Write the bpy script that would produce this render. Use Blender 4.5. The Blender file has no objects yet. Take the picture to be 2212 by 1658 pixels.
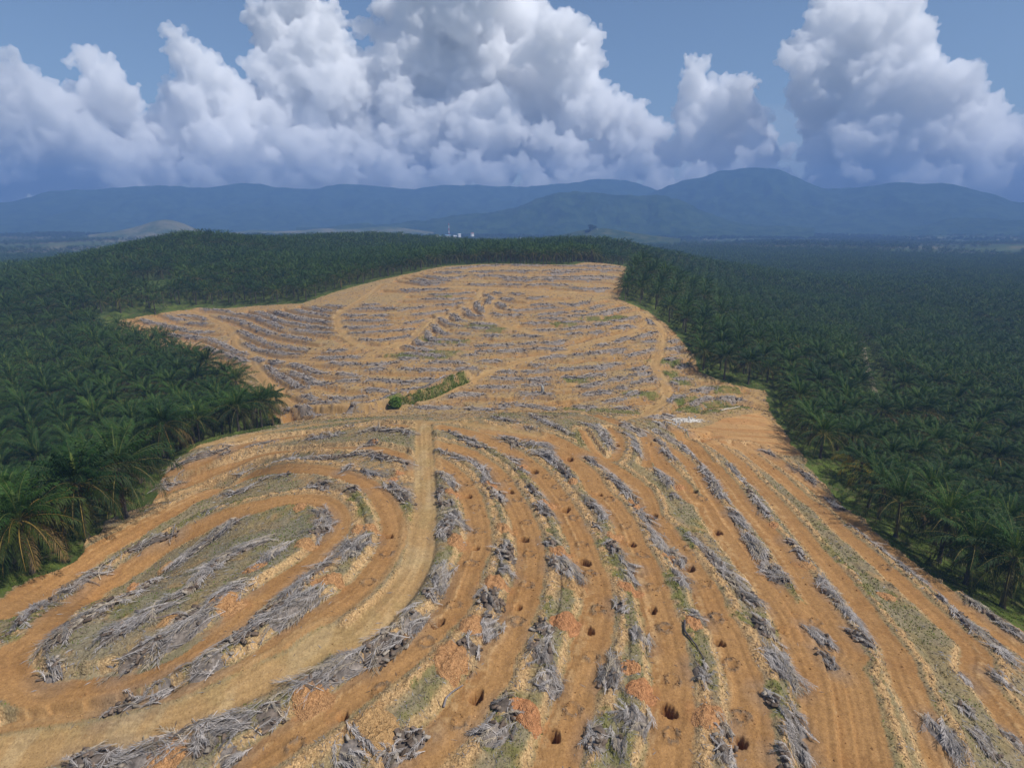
import bpy, math, random
import numpy as np
from mathutils import Vector
rng = np.random.default_rng(7)
random.seed(7)
scene = bpy.context.scene
COL = scene.collection
PI = math.pi
# ------------------------------------------------------------------ camera
CAMZ = 78.0
PITCH = math.radians(15.2)
FPX = 600.0                      # focal length in pixels of a 1024 px wide frame
SP, CP = math.sin(PITCH), math.cos(PITCH)
cam_d = bpy.data.cameras.new('camera'); cam = bpy.data.objects.new('camera', cam_d); COL.objects.link(cam)
cam.location = (0, 0, CAMZ); cam.rotation_euler = (math.radians(90) - PITCH, 0, 0)
cam_d.sensor_fit = 'HORIZONTAL'; cam_d.angle = 2 * math.atan(512 / FPX)
cam_d.clip_start = 1.0; cam_d.clip_end = 40000
scene.camera = cam

def ray(p):
    """direction (unnormalised, unit along the view axis) of a point given in a 2212 x 1658 grid over the photo"""
    p = np.asarray(p, float)
    x = (p[..., 0] - 1106) / 2.16 / FPX
    v = (p[..., 1] - 829) / 2.16 / FPX
    return np.stack([x, CP - v * SP, -SP - v * CP], -1)

def at_z(p, z):
    d = ray(p); t = (z - CAMZ) / d[..., 2]
    return d[..., :2] * t[..., None]

def at_r(p, r):
    """point on the ray at horizontal distance r -> xyz"""
    d = ray(p); t = r / np.hypot(d[..., 0], d[..., 1])
    return d * t[..., None] + np.array([0, 0, CAMZ])

def to_img(P):
    P = np.asarray(P, float); x, y, z = P[..., 0], P[..., 1], P[..., 2] - CAMZ
    dep = y * CP - z * SP; up = y * SP + z * CP
    return 1106 + x / dep * FPX * 2.16, 829 - up / dep * FPX * 2.16, dep

# ------------------------------------------------------------------ noise helpers
def vnoise(x, y, seed):
    """smooth value noise in 0..1"""
    xi = np.floor(x).astype(np.int64); yi = np.floor(y).astype(np.int64)
    fx = x - xi; fy = y - yi
    fx = fx * fx * (3 - 2 * fx); fy = fy * fy * (3 - 2 * fy)
    def h(a, b):
        n = (a * 374761393 + b * 668265263 + seed * 974634777) & 0xffffffff
        n = ((n ^ (n >> 13)) * 1274126177) & 0xffffffff
        return ((n ^ (n >> 16)) & 0xffff) / 65535.0
    return (h(xi, yi) * (1 - fx) + h(xi + 1, yi) * fx) * (1 - fy) + (h(xi, yi + 1) * (1 - fx) + h(xi + 1, yi + 1) * fx) * fy

def fbm(x, y, seed, octv=4, gain=.5):
    s = 0; a = 1; t = 0
    for o in range(octv):
        s = s + a * vnoise(x * 2 ** o + 17.3 * o, y * 2 ** o - 9.1 * o, seed + o); t += a; a *= gain
    return s / t

def sst(a, b, x):
    t = np.clip((x - a) / (b - a), 0, 1); return t * t * (3 - 2 * t)

# ------------------------------------------------------------------ base terrain: thin plate through surveyed spots
# (photo x, photo y, height relative to the camera)
SPOT = [(400,1290,-41),(600,1200,-41.8),(250,1400,-41.6),(0,1658,-45),(500,1658,-44.5),(1000,1658,-45.5),(1450,1658,-47.5),(1900,1658,-50.5),(2212,1658,-53),
 (2212,1480,-56),(0,1480,-43.5),(1000,1400,-43.6),(800,1450,-43),(920,1200,-43.6),(1150,1250,-44.6),(1400,1260,-46.6),(1650,1300,-49.3),(1900,1400,-52.3),(2050,1450,-54.5),
 (0,1290,-47.5),(190,1180,-49.5),(330,1080,-50),(420,970,-51.5),(590,920,-52.5),(550,1080,-44.5),(200,1300,-43.4),(700,1000,-45),(900,915,-44),(750,925,-47),(1070,1000,-45.2),
 (1130,900,-45.5),(1300,942,-46.3),(1400,1050,-48.2),(1550,1080,-51),(1700,1200,-53.8),(1850,1260,-55.5),(2000,1330,-57),(1250,905,-46.6),(1420,915,-49.5),(1480,965,-53.5),(1600,1030,-56),
 (1560,930,-58.2),(1650,930,-58.6),(1750,1000,-59.5),(1840,1100,-59),(1640,865,-58.7),(1940,1180,-58.6),(2100,1290,-58.6),
 (1000,884,-57),(850,886,-57.5),(700,893,-58.2),(640,905,-58.6),(1150,882,-57),(1300,888,-57),(1430,895,-57.5),(1520,870,-57.8),
 (1100,573,-28),(1230,573,-28),(1350,577,-29),(900,592,-32),(800,620,-37.5),(640,655,-45),(440,665,-50.5),(300,690,-54),(1060,640,-38.5),(1100,700,-45),(1100,780,-51.5),(1350,630,-37.5),
 (1400,690,-44.5),(1500,780,-52.5),(1610,850,-58),(900,700,-45.5),(800,780,-52),(750,700,-46.5),(700,840,-56),(600,850,-58.5),(520,760,-56.5),(400,725,-56.5),(1300,820,-54.3),(950,830,-54.5)]
# (bearing deg, distance, height relative to the camera)
PLAN = [(-38,95,-54),(-30,140,-62.5),(-40,150,-65),(-38,230,-68),(-31,210,-66.5),(-25,190,-65),(-40,330,-65),(-33,420,-48),(-28,620,-21),(-20,560,-34),(-38,620,-46),(-45,400,-66),(-42,900,-60),(-30,900,-56),
 (-15,640,-33),(-12,820,-26),(-3,700,-34),(4,520,-31),(9,640,-29),(9,850,-50),(0,1000,-62),(-20,1000,-60),(15,560,-48),(14,420,-40),(20,330,-56),(15,350,-44),(22,430,-62),(25,600,-70),(25,900,-76),
 (30,140,-62),(28,200,-63),(36,180,-66),(34,300,-68),(40,300,-70),(38,600,-74),(36,900,-77),(44,120,-63),(50,70,-58),(0,25,-47),(-45,60,-47),(-60,60,-50),(60,60,-60),(90,60,-58),(-90,60,-52),(180,60,-55),(180,300,-70),
 (120,300,-74),(-120,300,-70),(70,500,-76),(-70,500,-70),(10,1200,-76),(-40,1200,-74),(30,1200,-78),(60,1200,-78),(-70,1200,-78),(180,1200,-78),(120,1200,-78),(-120,1200,-78)]
ctl = []
for fx, fy, z in SPOT:
    q = at_z(np.array([fx, fy], float), z + CAMZ); ctl.append((q[0], q[1], z + CAMZ))
for b, d, z in PLAN:
    ctl.append((d * math.sin(math.radians(b)), d * math.cos(math.radians(b)), z + CAMZ))
ctl = np.array(ctl)
def _phi(r2):
    return np.where(r2 > 0, .5 * r2 * np.log(np.maximum(r2, 1e-9)), 0)
def _tps(c, lam):
    P = c[:, :2] / 100; n = len(P)
    K = _phi(((P[:, None] - P[None]) ** 2).sum(-1)) + lam * np.eye(n)
    Q = np.hstack([np.ones((n, 1)), P]); A = np.zeros((n + 3, n + 3)); A[:n, :n] = K; A[:n, n:] = Q; A[n:, :n] = Q.T
    w = np.linalg.solve(A, np.concatenate([c[:, 2], [0, 0, 0]])); return P, w
_P, _W = _tps(ctl, .004)
GX0, GY0, GS, GN = -1400.0, -1400.0, 5.0, 561
gx = GX0 + GS * np.arange(GN); XX, YY = np.meshgrid(gx, gx)
Zg = np.zeros((GN, GN))
for i in range(GN):
    q = np.stack([XX[i], YY[i]], -1) / 100
    Zg[i] = _phi(((q[:, None] - _P[None]) ** 2).sum(-1)) @ _W[:-3] + _W[-3] + q @ _W[-2:]
Zg += (fbm(XX / 60, YY / 60, 5, 3) - .5) * 2.2 * sst(120, 300, np.hypot(XX, YY))
_far = sst(850, 1250, np.hypot(XX, YY))
def plain(x, y):
    r = np.hypot(x, y)
    return (fbm(x / 420, y / 420, 11, 4) - .5) * 26 * sst(900, 2000, r) + (fbm(x / 900, y / 900, 15, 2) - .42) * 44 * sst(1500, 3000, r) * (1 - .9 * sst(3600, 4600, r))
Zg = Zg * (1 - _far) + plain(XX, YY) * _far
# a crisp grid over the clearing
def bil(G, x0, y0, s, x, y):
    u = np.clip((x - x0) / s, 0, G.shape[1] - 1.001); v = np.clip((y - y0) / s, 0, G.shape[0] - 1.001)
    i = u.astype(int); j = v.astype(int); a = u - i; b = v - j
    return (G[j, i] * (1 - a) + G[j, i + 1] * a) * (1 - b) + (G[j + 1, i] * (1 - a) + G[j + 1, i + 1] * a) * b
def z_base(x, y):
    x = np.asarray(x, float); y = np.asarray(y, float)
    m = (np.abs(x) < 1390) & (np.abs(y) < 1390)
    return np.where(m, bil(Zg, GX0, GY0, GS, x, y), plain(x, y))

def ground(p, rmax=3000.0):
    """first hit of photo rays with the base terrain -> xy"""
    p = np.atleast_2d(np.asarray(p, float)); d = ray(p); hn = np.hypot(d[:, 0], d[:, 1])
    rr = np.concatenate([np.arange(20, 450, 1.0), np.geomspace(450, rmax, 300)])
    out = np.zeros((len(p), 2))
    for k in range(len(p)):
        x = d[k, 0] / hn[k] * rr; y = d[k, 1] / hn[k] * rr; zr = CAMZ + d[k, 2] / hn[k] * rr
        below = zr <= z_base(x, y); i = int(np.argmax(below)) if below.any() else len(rr) - 1
        if i > 0:
            f0 = zr[i - 1] - z_base(x[i - 1], y[i - 1]); f1 = zr[i] - z_base(x[i], y[i]); t = f0 / max(f0 - f1, 1e-6)
            out[k] = (x[i - 1] + (x[i] - x[i - 1]) * t, y[i - 1] + (y[i] - y[i - 1]) * t)
        else:
            out[k] = (x[0], y[0])
    return out

def dense(P, step):
    """Catmull-Rom through the points, resampled every step metres"""
    P = np.asarray(P, float)
    if len(P) > 2:
        E = np.vstack([2 * P[0] - P[1], P, 2 * P[-1] - P[-2]]); t = np.linspace(0, 1, 24, endpoint=False)[:, None]; o = []
        for i in range(1, len(E) - 2):
            a, b, c, d = E[i - 1], E[i], E[i + 1], E[i + 2]
            o.append(.5 * (2 * b + (c - a) * t + (2 * a - 5 * b + 4 * c - d) * t ** 2 + (3 * b - a - 3 * c + d) * t ** 3))
        P = np.vstack(o + [P[-1:]])
    L = np.concatenate([[0], np.cumsum(np.hypot(*np.diff(P, axis=0).T))]); n = max(2, int(L[-1] / step) + 1)
    s = np.linspace(0, L[-1], n)
    return np.stack([np.interp(s, L, P[:, 0]), np.interp(s, L, P[:, 1])], -1)

def inside(poly, x, y):
    r = np.zeros(np.shape(x), bool); n = len(poly)
    for i in range(n):
        x0, y0 = poly[i]; x1, y1 = poly[(i + 1) % n]
        if y0 == y1: continue
        c = ((y0 > y) != (y1 > y)) & (x < (x1 - x0) * (y - y0) / (y1 - y0) + x0); r ^= c
    return r
# crop windows used while surveying the photo: (offset x, offset y, scale)
CR = dict(f=(0, 0, 1), c4=(0, 864, .3335), c5=(737.3, 864, .3335), c6=(1474.6, 864, .3335), b1=(0, 1224, .2618), b2=(576, 1224, .2618), b3=(1152, 1224, .2618), b4=(1635.8, 1224, .2618),
          h=(864, 547.2, .228), l=(259.2, 590.4, .293), r=(1224, 604.8, .228))
def F(crop, s):
    a, b, k = CR[crop]
    v = np.array([float(t) for t in s.replace(',', ' ').split()]).reshape(-1, 2)
    return v * k + np.array([a, b])
def FF(spec):
    """'c5 1 2 3 4 b2 5 6' -> photo points"""
    out = []; cur = None; buf = []
    for t in spec.replace(',', ' ').split():
        if t in CR:
            if buf: out.append(F(cur, ' '.join(buf)))
            cur = t; buf = []
        else: buf.append(t)
    out.append(F(cur, ' '.join(buf)))
    return np.vstack(out)
# ------------------------------------------------------------------ survey of the clearing
CLEAR = FF("f -260 1330 0 1300 60 1262 190 1190 330 1085 360 1010 450 955 590 924 608 908 592 893 556 868 500 820 410 774 320 740 248 714 262 690 430 664 560 660 650 656 720 632 820 605 900 588 960 575 1100 570 1240 572 1365 577 1345 620 1335 645 1400 672 1440 700 1500 770 1510 800 1560 825 1650 845 1690 930 1740 1000 1800 1070 1880 1140 1960 1210 2050 1275 2160 1330 2300 1420 2600 1600 2700 2100 1106 2150 -500 2100 -500 1500")
# terrace platforms on the near hill (centre lines) and their half widths
LANES = [
 ("b1 100 960 c4 60 1650 200 1560 330 1440 560 1290 800 1130 980 1000 1150 900 1400 780 1650 700 1880 650 2050 645 2150 690 2195 770 2170 870 2050 1020 1900 1130 1700 1260 1500 1430 b1 1950 480 1700 620 1400 810 1100 940 800 1010 500 1050 300 1050 100 960", 2.0),
 ("c4 0 1380 300 1200 600 1000 900 830 1150 700 1400 590 1600 520 1900 450 2211 480 c5 150 540 250 620 320 740 340 880 260 1060 100 1240 -100 1380 b1 2150 780 1800 960 1500 1100 1200 1180 900 1260 600 1290 300 1330 0 1420", 2.2),
 ("c4 950 650 1200 540 1500 430 1800 340 2211 310 c5 200 310 420 380 460 480", 1.8),
 ("c4 1000 520 1300 400 1600 290 1900 240 2211 190 c5 200 160 420 170", 1.9),
 ("c5 620 400 740 490 830 620 885 800 885 950 830 1080 740 1320 620 1450 500 1560 430 1640 b2 1250 600 1100 760 900 920 700 1060 450 1250 200 1400 0 1530 -200 1660", 2.2),
 ("c5 620 290 800 340 900 400 1000 480 1080 600 1140 700 1200 850 1225 1000 1200 1200 1130 1420 1070 1560 1010 1640 b2 1850 900 1700 1100 1550 1300 1350 1500 1200 1670", 2.3),
 ("c5 640 185 800 210 930 250 1050 310 1180 395 1280 480 1360 580 1430 680 1480 780 1540 900 1590 1050 1640 1170 1660 1350 1640 1500 1600 1640 b3 480 750 380 1000 330 1200 250 1400 180 1660", 2.3),
 ("c5 850 160 1000 205 1150 240 1300 275 1420 335 1500 400 1600 490 1650 580 1740 670 1830 800 1890 950 1950 1050 2010 1200 2050 1350 2090 1500 2110 1640 b3 1110 700 1150 900 1150 1150 1130 1450 1100 1680", 2.4),
 ("c5 1150 190 1350 250 1500 320 1700 420 1850 510 1950 600 2000 740 2080 830 2150 930 2211 1020 b3 1300 30 1400 170 1500 400 1600 560 1680 780 1750 950 1790 1200 1810 1450 1840 1680", 2.3),
 ("c5 2010 300 2060 400 c6 0 560 60 640 150 680 200 780 330 950 430 1080 520 1180 600 1300 680 1420 720 1550 b3 2120 480 2190 700 b4 330 600 420 800 470 1000 500 1250 530 1680", 2.2),
 ("c5 1600 100 1800 160 2000 250 c6 0 380 80 470 160 600 270 760 400 940 520 1100 640 1260 740 1420 820 1580 b4 420 350 540 560 640 780 690 950 740 1200 800 1680", 1.7),
 ("c6 -60 200 60 290 180 420 290 540 400 680 560 870 680 1020 800 1200 900 1350 1000 1500 1080 1640 b4 720 800 800 1000 870 1300 940 1680", 2.3),
 ("c6 150 260 300 360 420 470 560 620 700 780 850 960 980 1110 1120 1290 1260 1480 1380 1640 b4 1250 1000 1400 1300 1550 1680", 2.0),
 ("c6 350 290 500 400 650 520 800 650 1000 820 1180 980 1350 1130 1550 1310 1750 1490 1900 1640 b4 1800 900 2000 1150 2200 1450", 2.0),
 ("c6 450 300 620 400 760 500 930 640 1100 790 1280 930 1450 1060 1620 1190 1800 1330 2000 1480 2211 1640", 1.9),
 ("c5 1560 200 1640 330 1740 390 1800 330 1800 250 1740 190", 1.4),
 ("c5 1960 230 1990 330 1975 430", 1.5),
]
# tracks: (points, half width, paleness)
TRACKS = [
 ("c5 530 150 535 300 540 450 545 600 540 750 525 900 500 1040 430 1180 330 1310 200 1440 60 1560 b2 500 600 250 780 0 900 b1 1900 1050 1500 1230 1100 1350 700 1440 300 1500 -100 1560", 2.3, .8),
 ("c4 1200 330 1500 260 1800 200 2211 140 c5 250 130 530 140 750 150 1000 180 1250 215", 2.0, .6),
 ("h 770 350 700 450 580 540 400 600 260 650 170 760 60 840 -40 880 l 2100 510 1900 545 1750 520 1640 440 1600 350 1620 290 1720 230 1800 180 1940 80", 2.2, .45),
 ("h 870 400 930 430 850 500 830 560 840 620 900 660 1050 700 1250 750 1450 780", 2.2, .4),
 ("h 250 1400 480 1290 600 1230 800 1150 1000 1070 1200 1010 1450 950 1700 880 1950 820 2211 740 r 300 590 500 530 680 450 740 400 750 340 680 290", 2.0, .4),
 ("r 780 330 890 450 900 600 870 700 840 800 870 880 920 950 950 1050 920 1150 800 1240 650 1300 500 1320", 2.2, .4),
 ("l 540 275 680 340 780 390 840 460 860 530 960 590 1000 680 1060 780 1150 880 1250 970 1350 1010 1500 1040 1700 1000", 2.2, .35),
 ("l 960 590 1060 625 1250 645 1500 655 1800 645 2100 640", 1.8, .3),
 ("h -100 290 0 300 300 320 500 315 900 325 1200 340 1500 370 1750 372 2000 385", 2.0, .35),
 ("c6 360 0 480 10 600 110 700 220 790 340 870 470 1000 610 1150 760", 1.6, .5),
]
PAD = FF("f 1470 925 1560 905 1640 890 1690 930 1730 985 1640 985 1560 965 1490 945")
ISLAND = FF("b1 400 800 450 580 700 400 1000 250 c4 1100 1020 1300 880 1500 770 1700 720 1900 705 2080 710 2130 780 2040 920 1800 1080 1600 1230 b1 1800 480 1500 720 1150 860 700 890 400 880")
# heaps of debris on the near hill: (points, width, mix of trunk chunks 0..1, label)
HEAPS = [
 ("c4 2070 715 2110 770 2090 840 2040 890", 1.7, .5, "curved grey heap at the upper right tip of the grassy oval island"),
 ("c4 1520 790 1450 850 1340 920 1220 1010 1130 1080", 2.2, .35, "long grey frond heap along the top edge of the grassy oval island"),
 ("c4 1740 900 1600 960 1500 1000", 1.8, .1, "pale fan of bare fronds in the middle of the grassy oval island"),
 ("c4 1500 1000 1430 1050 1380 1090", 1.8, .9, "dark knot of trunk pieces in the middle of the grassy oval island"),
 ("c4 1370 1050 1320 1130 1260 1190", 1.6, .1, "grey frond fan hanging below the dark knot on the oval island"),
 ("c4 1860 950 1760 1020 1690 1070", 1.6, .05, "small pale frond fan near the right end of the oval island"),
 ("c4 1310 1190 1190 1250 1100 1290", 1.4, .8, "dark ragged pile left of the frond fan on the oval island"),
 ("c4 1150 1290 1000 1370 880 1440 760 1500", 1.7, .15, "long grey frond row through the middle of the oval island"),
 ("c4 1020 1160 930 1220 840 1260 760 1290", 1.1, .7, "thin row of debris along the upper left rim of the oval island"),
 ("c4 760 1300 640 1380 540 1440 450 1500 370 1580 345 1620", 2.0, .6, "thick debris row curling down the left end of the oval island"),
 ("c4 830 1470 720 1550 650 1610", 1.6, .7, "brown debris pile in the lower left of the oval island"),
 ("c4 1600 1220 1480 1270 1400 1330", 1.6, .05, "silver grey frond mat on the lower right of the oval island"),
 ("c4 1380 1350 1260 1410 1160 1470", 1.5, .9, "black brown trunk pile beside the orange soil mound on the oval island"),
 ("c4 1370 1410 1230 1490 1080 1580 1000 1620", 1.7, .1, "wide mat of silver fronds along the lower edge of the oval island"),
 ("b1 1330 640 1200 700 1080 760 980 850", 1.6, .7, "mixed debris heap at the bottom corner of the oval island"),
 ("b1 440 880 400 840 470 900", 1.5, .2, "small bowed frond tuft at the far left end of the oval island"),
 ("c4 1160 870 1030 920 900 980 810 1010", 1.1, .7, "debris row on the green verge above the oval island"),
 ("c4 700 1080 600 1150 480 1230 380 1290", 1.3, .3, "grey row of fronds on the grassy verge left of the oval island"),
 ("c4 380 1300 250 1380 150 1470 30 1560", 1.2, .5, "debris row on the grassy verge at the left edge of the picture"),
 ("c4 1420 710 1340 750", 1.0, .1, "small loose frond bundle above the oval island"),
 ("c4 2000 570 2080 555 2110 585", 1.8, .9, "short black brown pile on the grass strip above the oval island"),
 ("c4 1640 560 1540 600 1480 610", 1.1, .3, "small pile between orange soil heaps on the upper left terrace"),
 ("c4 1690 525 1740 510", 1.0, .4, "low grey tuft on the upper left terrace"),
 ("c4 1880 490 1810 505", 1.1, .8, "small dark pile of chunks on the upper left terrace"),
 ("c4 1640 470 1540 495", .9, .3, "thin debris streak near the left palms on the upper terrace"),
 ("c4 1180 510 1100 545 1010 575", .9, .3, "thin debris streak nearest the drooping palms at the left edge"),
 ("c4 1500 290 1350 345 1240 375 1110 430", 1.0, .4, "long thin debris line along the left brow of the hill"),
 ("c4 1490 340 1430 355", .8, .6, "tiny dark pile on the left brow of the hill"),
 ("c4 1770 275 1620 310", .8, .4, "short debris streak on the brow below the lone palm"),
 ("c4 1780 425 1830 405 1980 390 2130 375 2211 370 c5 90 355 180 355 250 375 350 395 450 430", 1.5, .6, "long arched debris row ending at the pale straight track"),
 ("c4 1980 265 2080 245 2180 230", 1.0, .3, "narrow debris row left of the arched row near the hill brow"),
 ("c5 130 205 220 195 320 205 400 200 450 225", 1.3, .5, "dark ragged row reaching the top of the pale straight track"),
 ("c5 140 295 230 280", 1.1, .6, "short pile with red soil on the strip left of the pale track"),
 ("c5 30 175 120 165", .8, .5, "smallest streak of debris at the brow left of the pale track"),
 ("c5 0 465 80 440", 1.2, .4, "grey debris stub on the terrace left of the pale track"),
 ("c5 130 460 200 485 280 500", 1.4, .2, "grey frond row curving toward the pale track"),
 ("c5 300 555 360 590 410 640 440 685", 1.9, .7, "bulky dark heap pressed against the left side of the pale track"),
 ("c5 50 590 110 600", 1.7, .9, "dark pile at the head of the green strip inside the second terrace"),
 ("c5 190 910 100 970 20 1040", 2.0, .1, "broad silver frond mat beside the inner terrace bend"),
 ("c5 160 900 60 950 -20 1000", 1.0, .8, "line of dark chunks over the silver mat by the inner terrace bend"),
 ("c4 2140 1060 2060 1110 1960 1200 1890 1280", 1.3, .5, "debris row topped by orange soil on the strip below the oval island"),
 ("c4 2060 1260 1950 1340 1820 1430 1720 1480", 2.3, .05, "largest silver grey frond mat on the strip below the oval island"),
 ("c4 1880 1300 1780 1390 1680 1470 1560 1550 1450 1630", 2.0, .95, "long pile of chopped trunk slices on the strip below the oval island"),
 ("b1 1850 740 1700 840 1560 910", 1.2, .1, "row of pale sticks trailing from the chopped trunk pile"),
 ("b1 1430 950 1330 1020 1230 1090", 1.3, .3, "crossed pale stalks on the strip at lower left"),
 ("b1 1140 1100 1000 1150 890 1190", 1.1, .7, "last dark tuft at the left end of the strip below the oval"),
 ("c5 640 345 720 375 780 395", 1.0, .6, "short debris line right of the pale track near its top"),
 ("c5 820 390 900 430 940 480", 1.6, .4, "grey heap at the start of the second strip right of the pale track"),
 ("c5 930 490 950 540 1000 545", 1.4, .1, "grey frond fan beside a red soil mound on the second strip"),
 ("c5 980 590 1010 620 1020 660", 1.9, .8, "rounded dark heap below a red soil mound on the second strip"),
 ("c5 660 490 690 520 720 560", 2.0, .15, "fan of grey fronds nearest the top right of the pale track"),
 ("c5 650 590 645 640", 1.3, .8, "narrow dark pile against the right side of the pale track"),
 ("c5 670 670 690 710", 2.0, .7, "dark pile below the red mound right of the pale track"),
 ("c5 720 750 740 800 780 830", 2.0, .05, "pale frond bush in the first strip right of the pale track"),
 ("c5 680 800 680 860 650 900", 1.9, .85, "black brown chunk heap in the first strip right of the pale track"),
 ("c5 670 1100 640 1170 610 1230", 1.9, .05, "narrow sheaf of grey fronds low in the first strip"),
 ("c5 600 1270 550 1300", 1.6, .9, "small dark chunk heap under the narrow frond sheaf"),
 ("c5 530 1390 470 1440 430 1500", 2.2, .1, "wide grey frond fan on the strip along the pale track"),
 ("b2 1120 580 1000 640 900 720 820 800", 2.6, .75, "big mixed heap below the wide frond fan along the pale track"),
 ("b2 800 780 640 850 500 920 380 980 250 1040", 1.7, .2, "long narrow frond row along the lower side of the pale track"),
 ("b2 120 1180 0 1240 b1 2120 1240", 1.8, .6, "heap between two orange mounds at lower left"),
 ("b1 2080 1290 1900 1330 1700 1370 1620 1400", 1.6, .05, "sheaf of pale fronds at lower left beside the pale track"),
 ("b1 1650 1400 1700 1470 1750 1540", 1.8, .6, "dark tangle behind the biggest orange mound at bottom left"),
 ("b1 1980 1480 1900 1560 1850 1640", 1.8, .2, "curved frond spray at the bottom left edge"),
 ("b1 1560 1430 1350 1520 1150 1600 1000 1650", 1.6, .3, "long stalks pointing into the biggest orange mound"),
 ("b1 1000 1560 850 1590 700 1630 550 1660", 2.0, .8, "dark heap cut by the bottom edge of the picture at left"),
 ("c5 760 255 830 285 940 330", 1.6, .5, "long grey row at the head of the third strip"),
 ("c5 690 225 760 245", 1.0, .3, "small row at the brow right of the pale track"),
 ("c5 1070 370 1110 390 1150 410", 1.4, .3, "pile with a forked pale branch on the third strip"),
 ("c5 1150 460 1200 480", 1.2, .5, "small pile at the head of the grass in the third strip"),
 ("c5 1210 570 1250 600 1290 640", 1.0, .7, "narrow dark pile left of a red mound in the third strip"),
 ("c5 1280 690 1310 730 1350 770", 1.8, .6, "dark heap under the red mound in the third strip"),
 ("c5 1340 930 1380 960", 1.7, .4, "pile behind the orange mound in the third strip"),
 ("c5 1400 1050 1380 1110", 1.8, .9, "dark chunk pile left of a frond fan in the third strip"),
 ("c5 1430 1050 1480 1110 1510 1160", 2.2, .03, "grey frond fan opening down the third strip"),
 ("c5 1040 960 1070 1000 1080 1060", 2.2, .85, "round heap of chunks in the second strip"),
 ("c5 1020 1110 1080 1140", 1.6, .05, "flat wisp of fronds under the round chunk heap"),
 ("c5 950 1260 970 1330 980 1380", 2.6, .97, "tall pile of chopped logs in the second strip"),
 ("c5 1010 1420 960 1480 920 1530", 1.9, .03, "long grey frond sheaf trailing below the chopped logs"),
 ("c5 850 1570 830 1630", 1.7, .9, "dark pile at the foot of the long frond sheaf"),
 ("b2 640 1470 720 1560 780 1640", 2.2, .15, "spray of thick pale stalks at the bottom edge of the picture"),
 ("b2 1300 1360 1180 1430 1080 1520", 2.2, .9, "scattered pale logs near the bottom edge of the picture"),
 ("b2 1050 1540 1000 1640", 1.4, .5, "dark tuft cut by the bottom edge beside the pale logs"),
 ("c5 1030 245 1100 270 1150 310", 1.6, .4, "grey heap at the upper end of the fourth strip"),
 ("c5 1200 300 1290 290 1340 310", 2.6, .15, "large frond mat at the top of the fourth strip"),
 ("c5 1250 350 1340 370 1390 420", 2.2, .2, "second frond mat below the large one in the fourth strip"),
 ("c5 1390 420 1440 470 1480 520", 1.2, .6, "thin dark row beside the grass in the fourth strip"),
 ("c5 1600 660 1640 700 1680 740", 1.6, .5, "grey pile in the middle of the fourth strip"),
 ("c5 1680 730 1700 790", 1.5, .1, "frond wisp under the grey pile in the fourth strip"),
 ("c5 1640 820 1660 850", 1.2, .9, "small dark pile left of the frond wisp"),
 ("c5 1730 930 1760 980 1780 1010", 1.6, .8, "dark pile beside a pit in the fourth strip"),
 ("c5 1800 1030 1850 1070 1900 1090", 1.2, .1, "slanting pale sticks in the fourth strip"),
 ("c5 1860 1130 1890 1180", 1.4, .05, "faint frond patch above a red mound in the fourth strip"),
 ("c5 1800 1340 1820 1400", 1.4, .4, "thin dark pile at the left of the lower fourth strip"),
 ("b3 880 560 900 640", 2.1, .05, "round frond burst in the lower fourth strip"),
 ("b3 700 800 640 920 620 1050", 1.6, .4, "tall grey tangle along the left rim of the lower fourth strip"),
 ("b3 820 1180 840 1280 780 1340", 2.8, .2, "broad tangle of stalks above the bright grass at the bottom"),
 ("b3 560 1340 520 1450 490 1560", 1.6, .7, "dark ragged row left of the bright grass at the bottom"),
 ("b3 690 1400 700 1550", 1.3, .1, "grey stalk fan pointing at the bottom edge"),
 ("b3 120 490 70 580", 1.9, .9, "upright pale logs left of the round red mound"),
 ("b3 60 640 80 740 60 820", 2.2, .4, "grey tangle below the upright logs"),
 ("b3 120 900 150 960 60 1020", 2.0, .05, "silver frond patch low in the third strip"),
 ("b2 2050 1180 1960 1200 1920 1250", 2.1, .5, "tangle of pale stalks beside the red mound near the bottom"),
 ("b2 1960 1330 1880 1420 1760 1420", 2.0, .2, "grey frond mat near the bottom with a dark edge"),
 ("c5 1640 180 1700 240 1750 320", 1.7, .3, "thick arc of debris on the small right summit"),
 ("c5 1560 150 1630 190", 1.0, .5, "thin debris line above the small right summit"),
 ("c5 1830 220 1890 270 1930 360", 1.3, .2, "pale arc of fronds right of the small summit"),
 ("c5 1330 110 1230 100 1300 135 1400 175 1470 225", 1.3, .5, "long dark row on the far brow of the hill"),
 ("c5 980 110 1060 130 1120 145", 1.0, .6, "dark streak on the far brow of the hill"),
 ("c5 1190 180 1240 190", .9, .4, "tiny grey tuft on the bare track near the brow"),
 ("c5 1580 370 1640 410 1680 440", 1.2, .4, "short grey row on the fifth strip"),
 ("c5 1720 480 1780 540 1850 600 1900 660", 1.8, .4, "long heavy debris row down the fifth strip"),
 ("c5 1900 700 1960 760 2000 800", 1.8, .7, "dark heap above a pit in the fifth strip"),
 ("c5 1990 840 2050 900 2080 970", 1.9, .1, "grey frond drape in the fifth strip"),
 ("c5 2110 960 2180 1020 2211 1080", 1.5, .8, "dark pile at the lower end of the fifth strip"),
 ("b3 1160 40 1220 100 1210 180", 1.2, .2, "small forked fronds over the green strip near the bottom right"),
 ("b3 1290 410 1380 440", 1.3, .02, "pale fan of fronds at the end of the green strip"),
 ("b3 1350 850 1380 930 1440 990", 1.5, .4, "narrow grey sheaf in the lower fifth strip"),
 ("b3 1570 1270 1590 1380", 1.3, .6, "dark sheaf low in the fifth strip near the bottom"),
 ("b3 1580 1430 1570 1560 1600 1650", 1.7, .5, "ragged dark pile at the bottom of the fifth strip"),
 ("c6 0 300 60 380 130 440", 1.3, .3, "upper grey row running down the right flank"),
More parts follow.
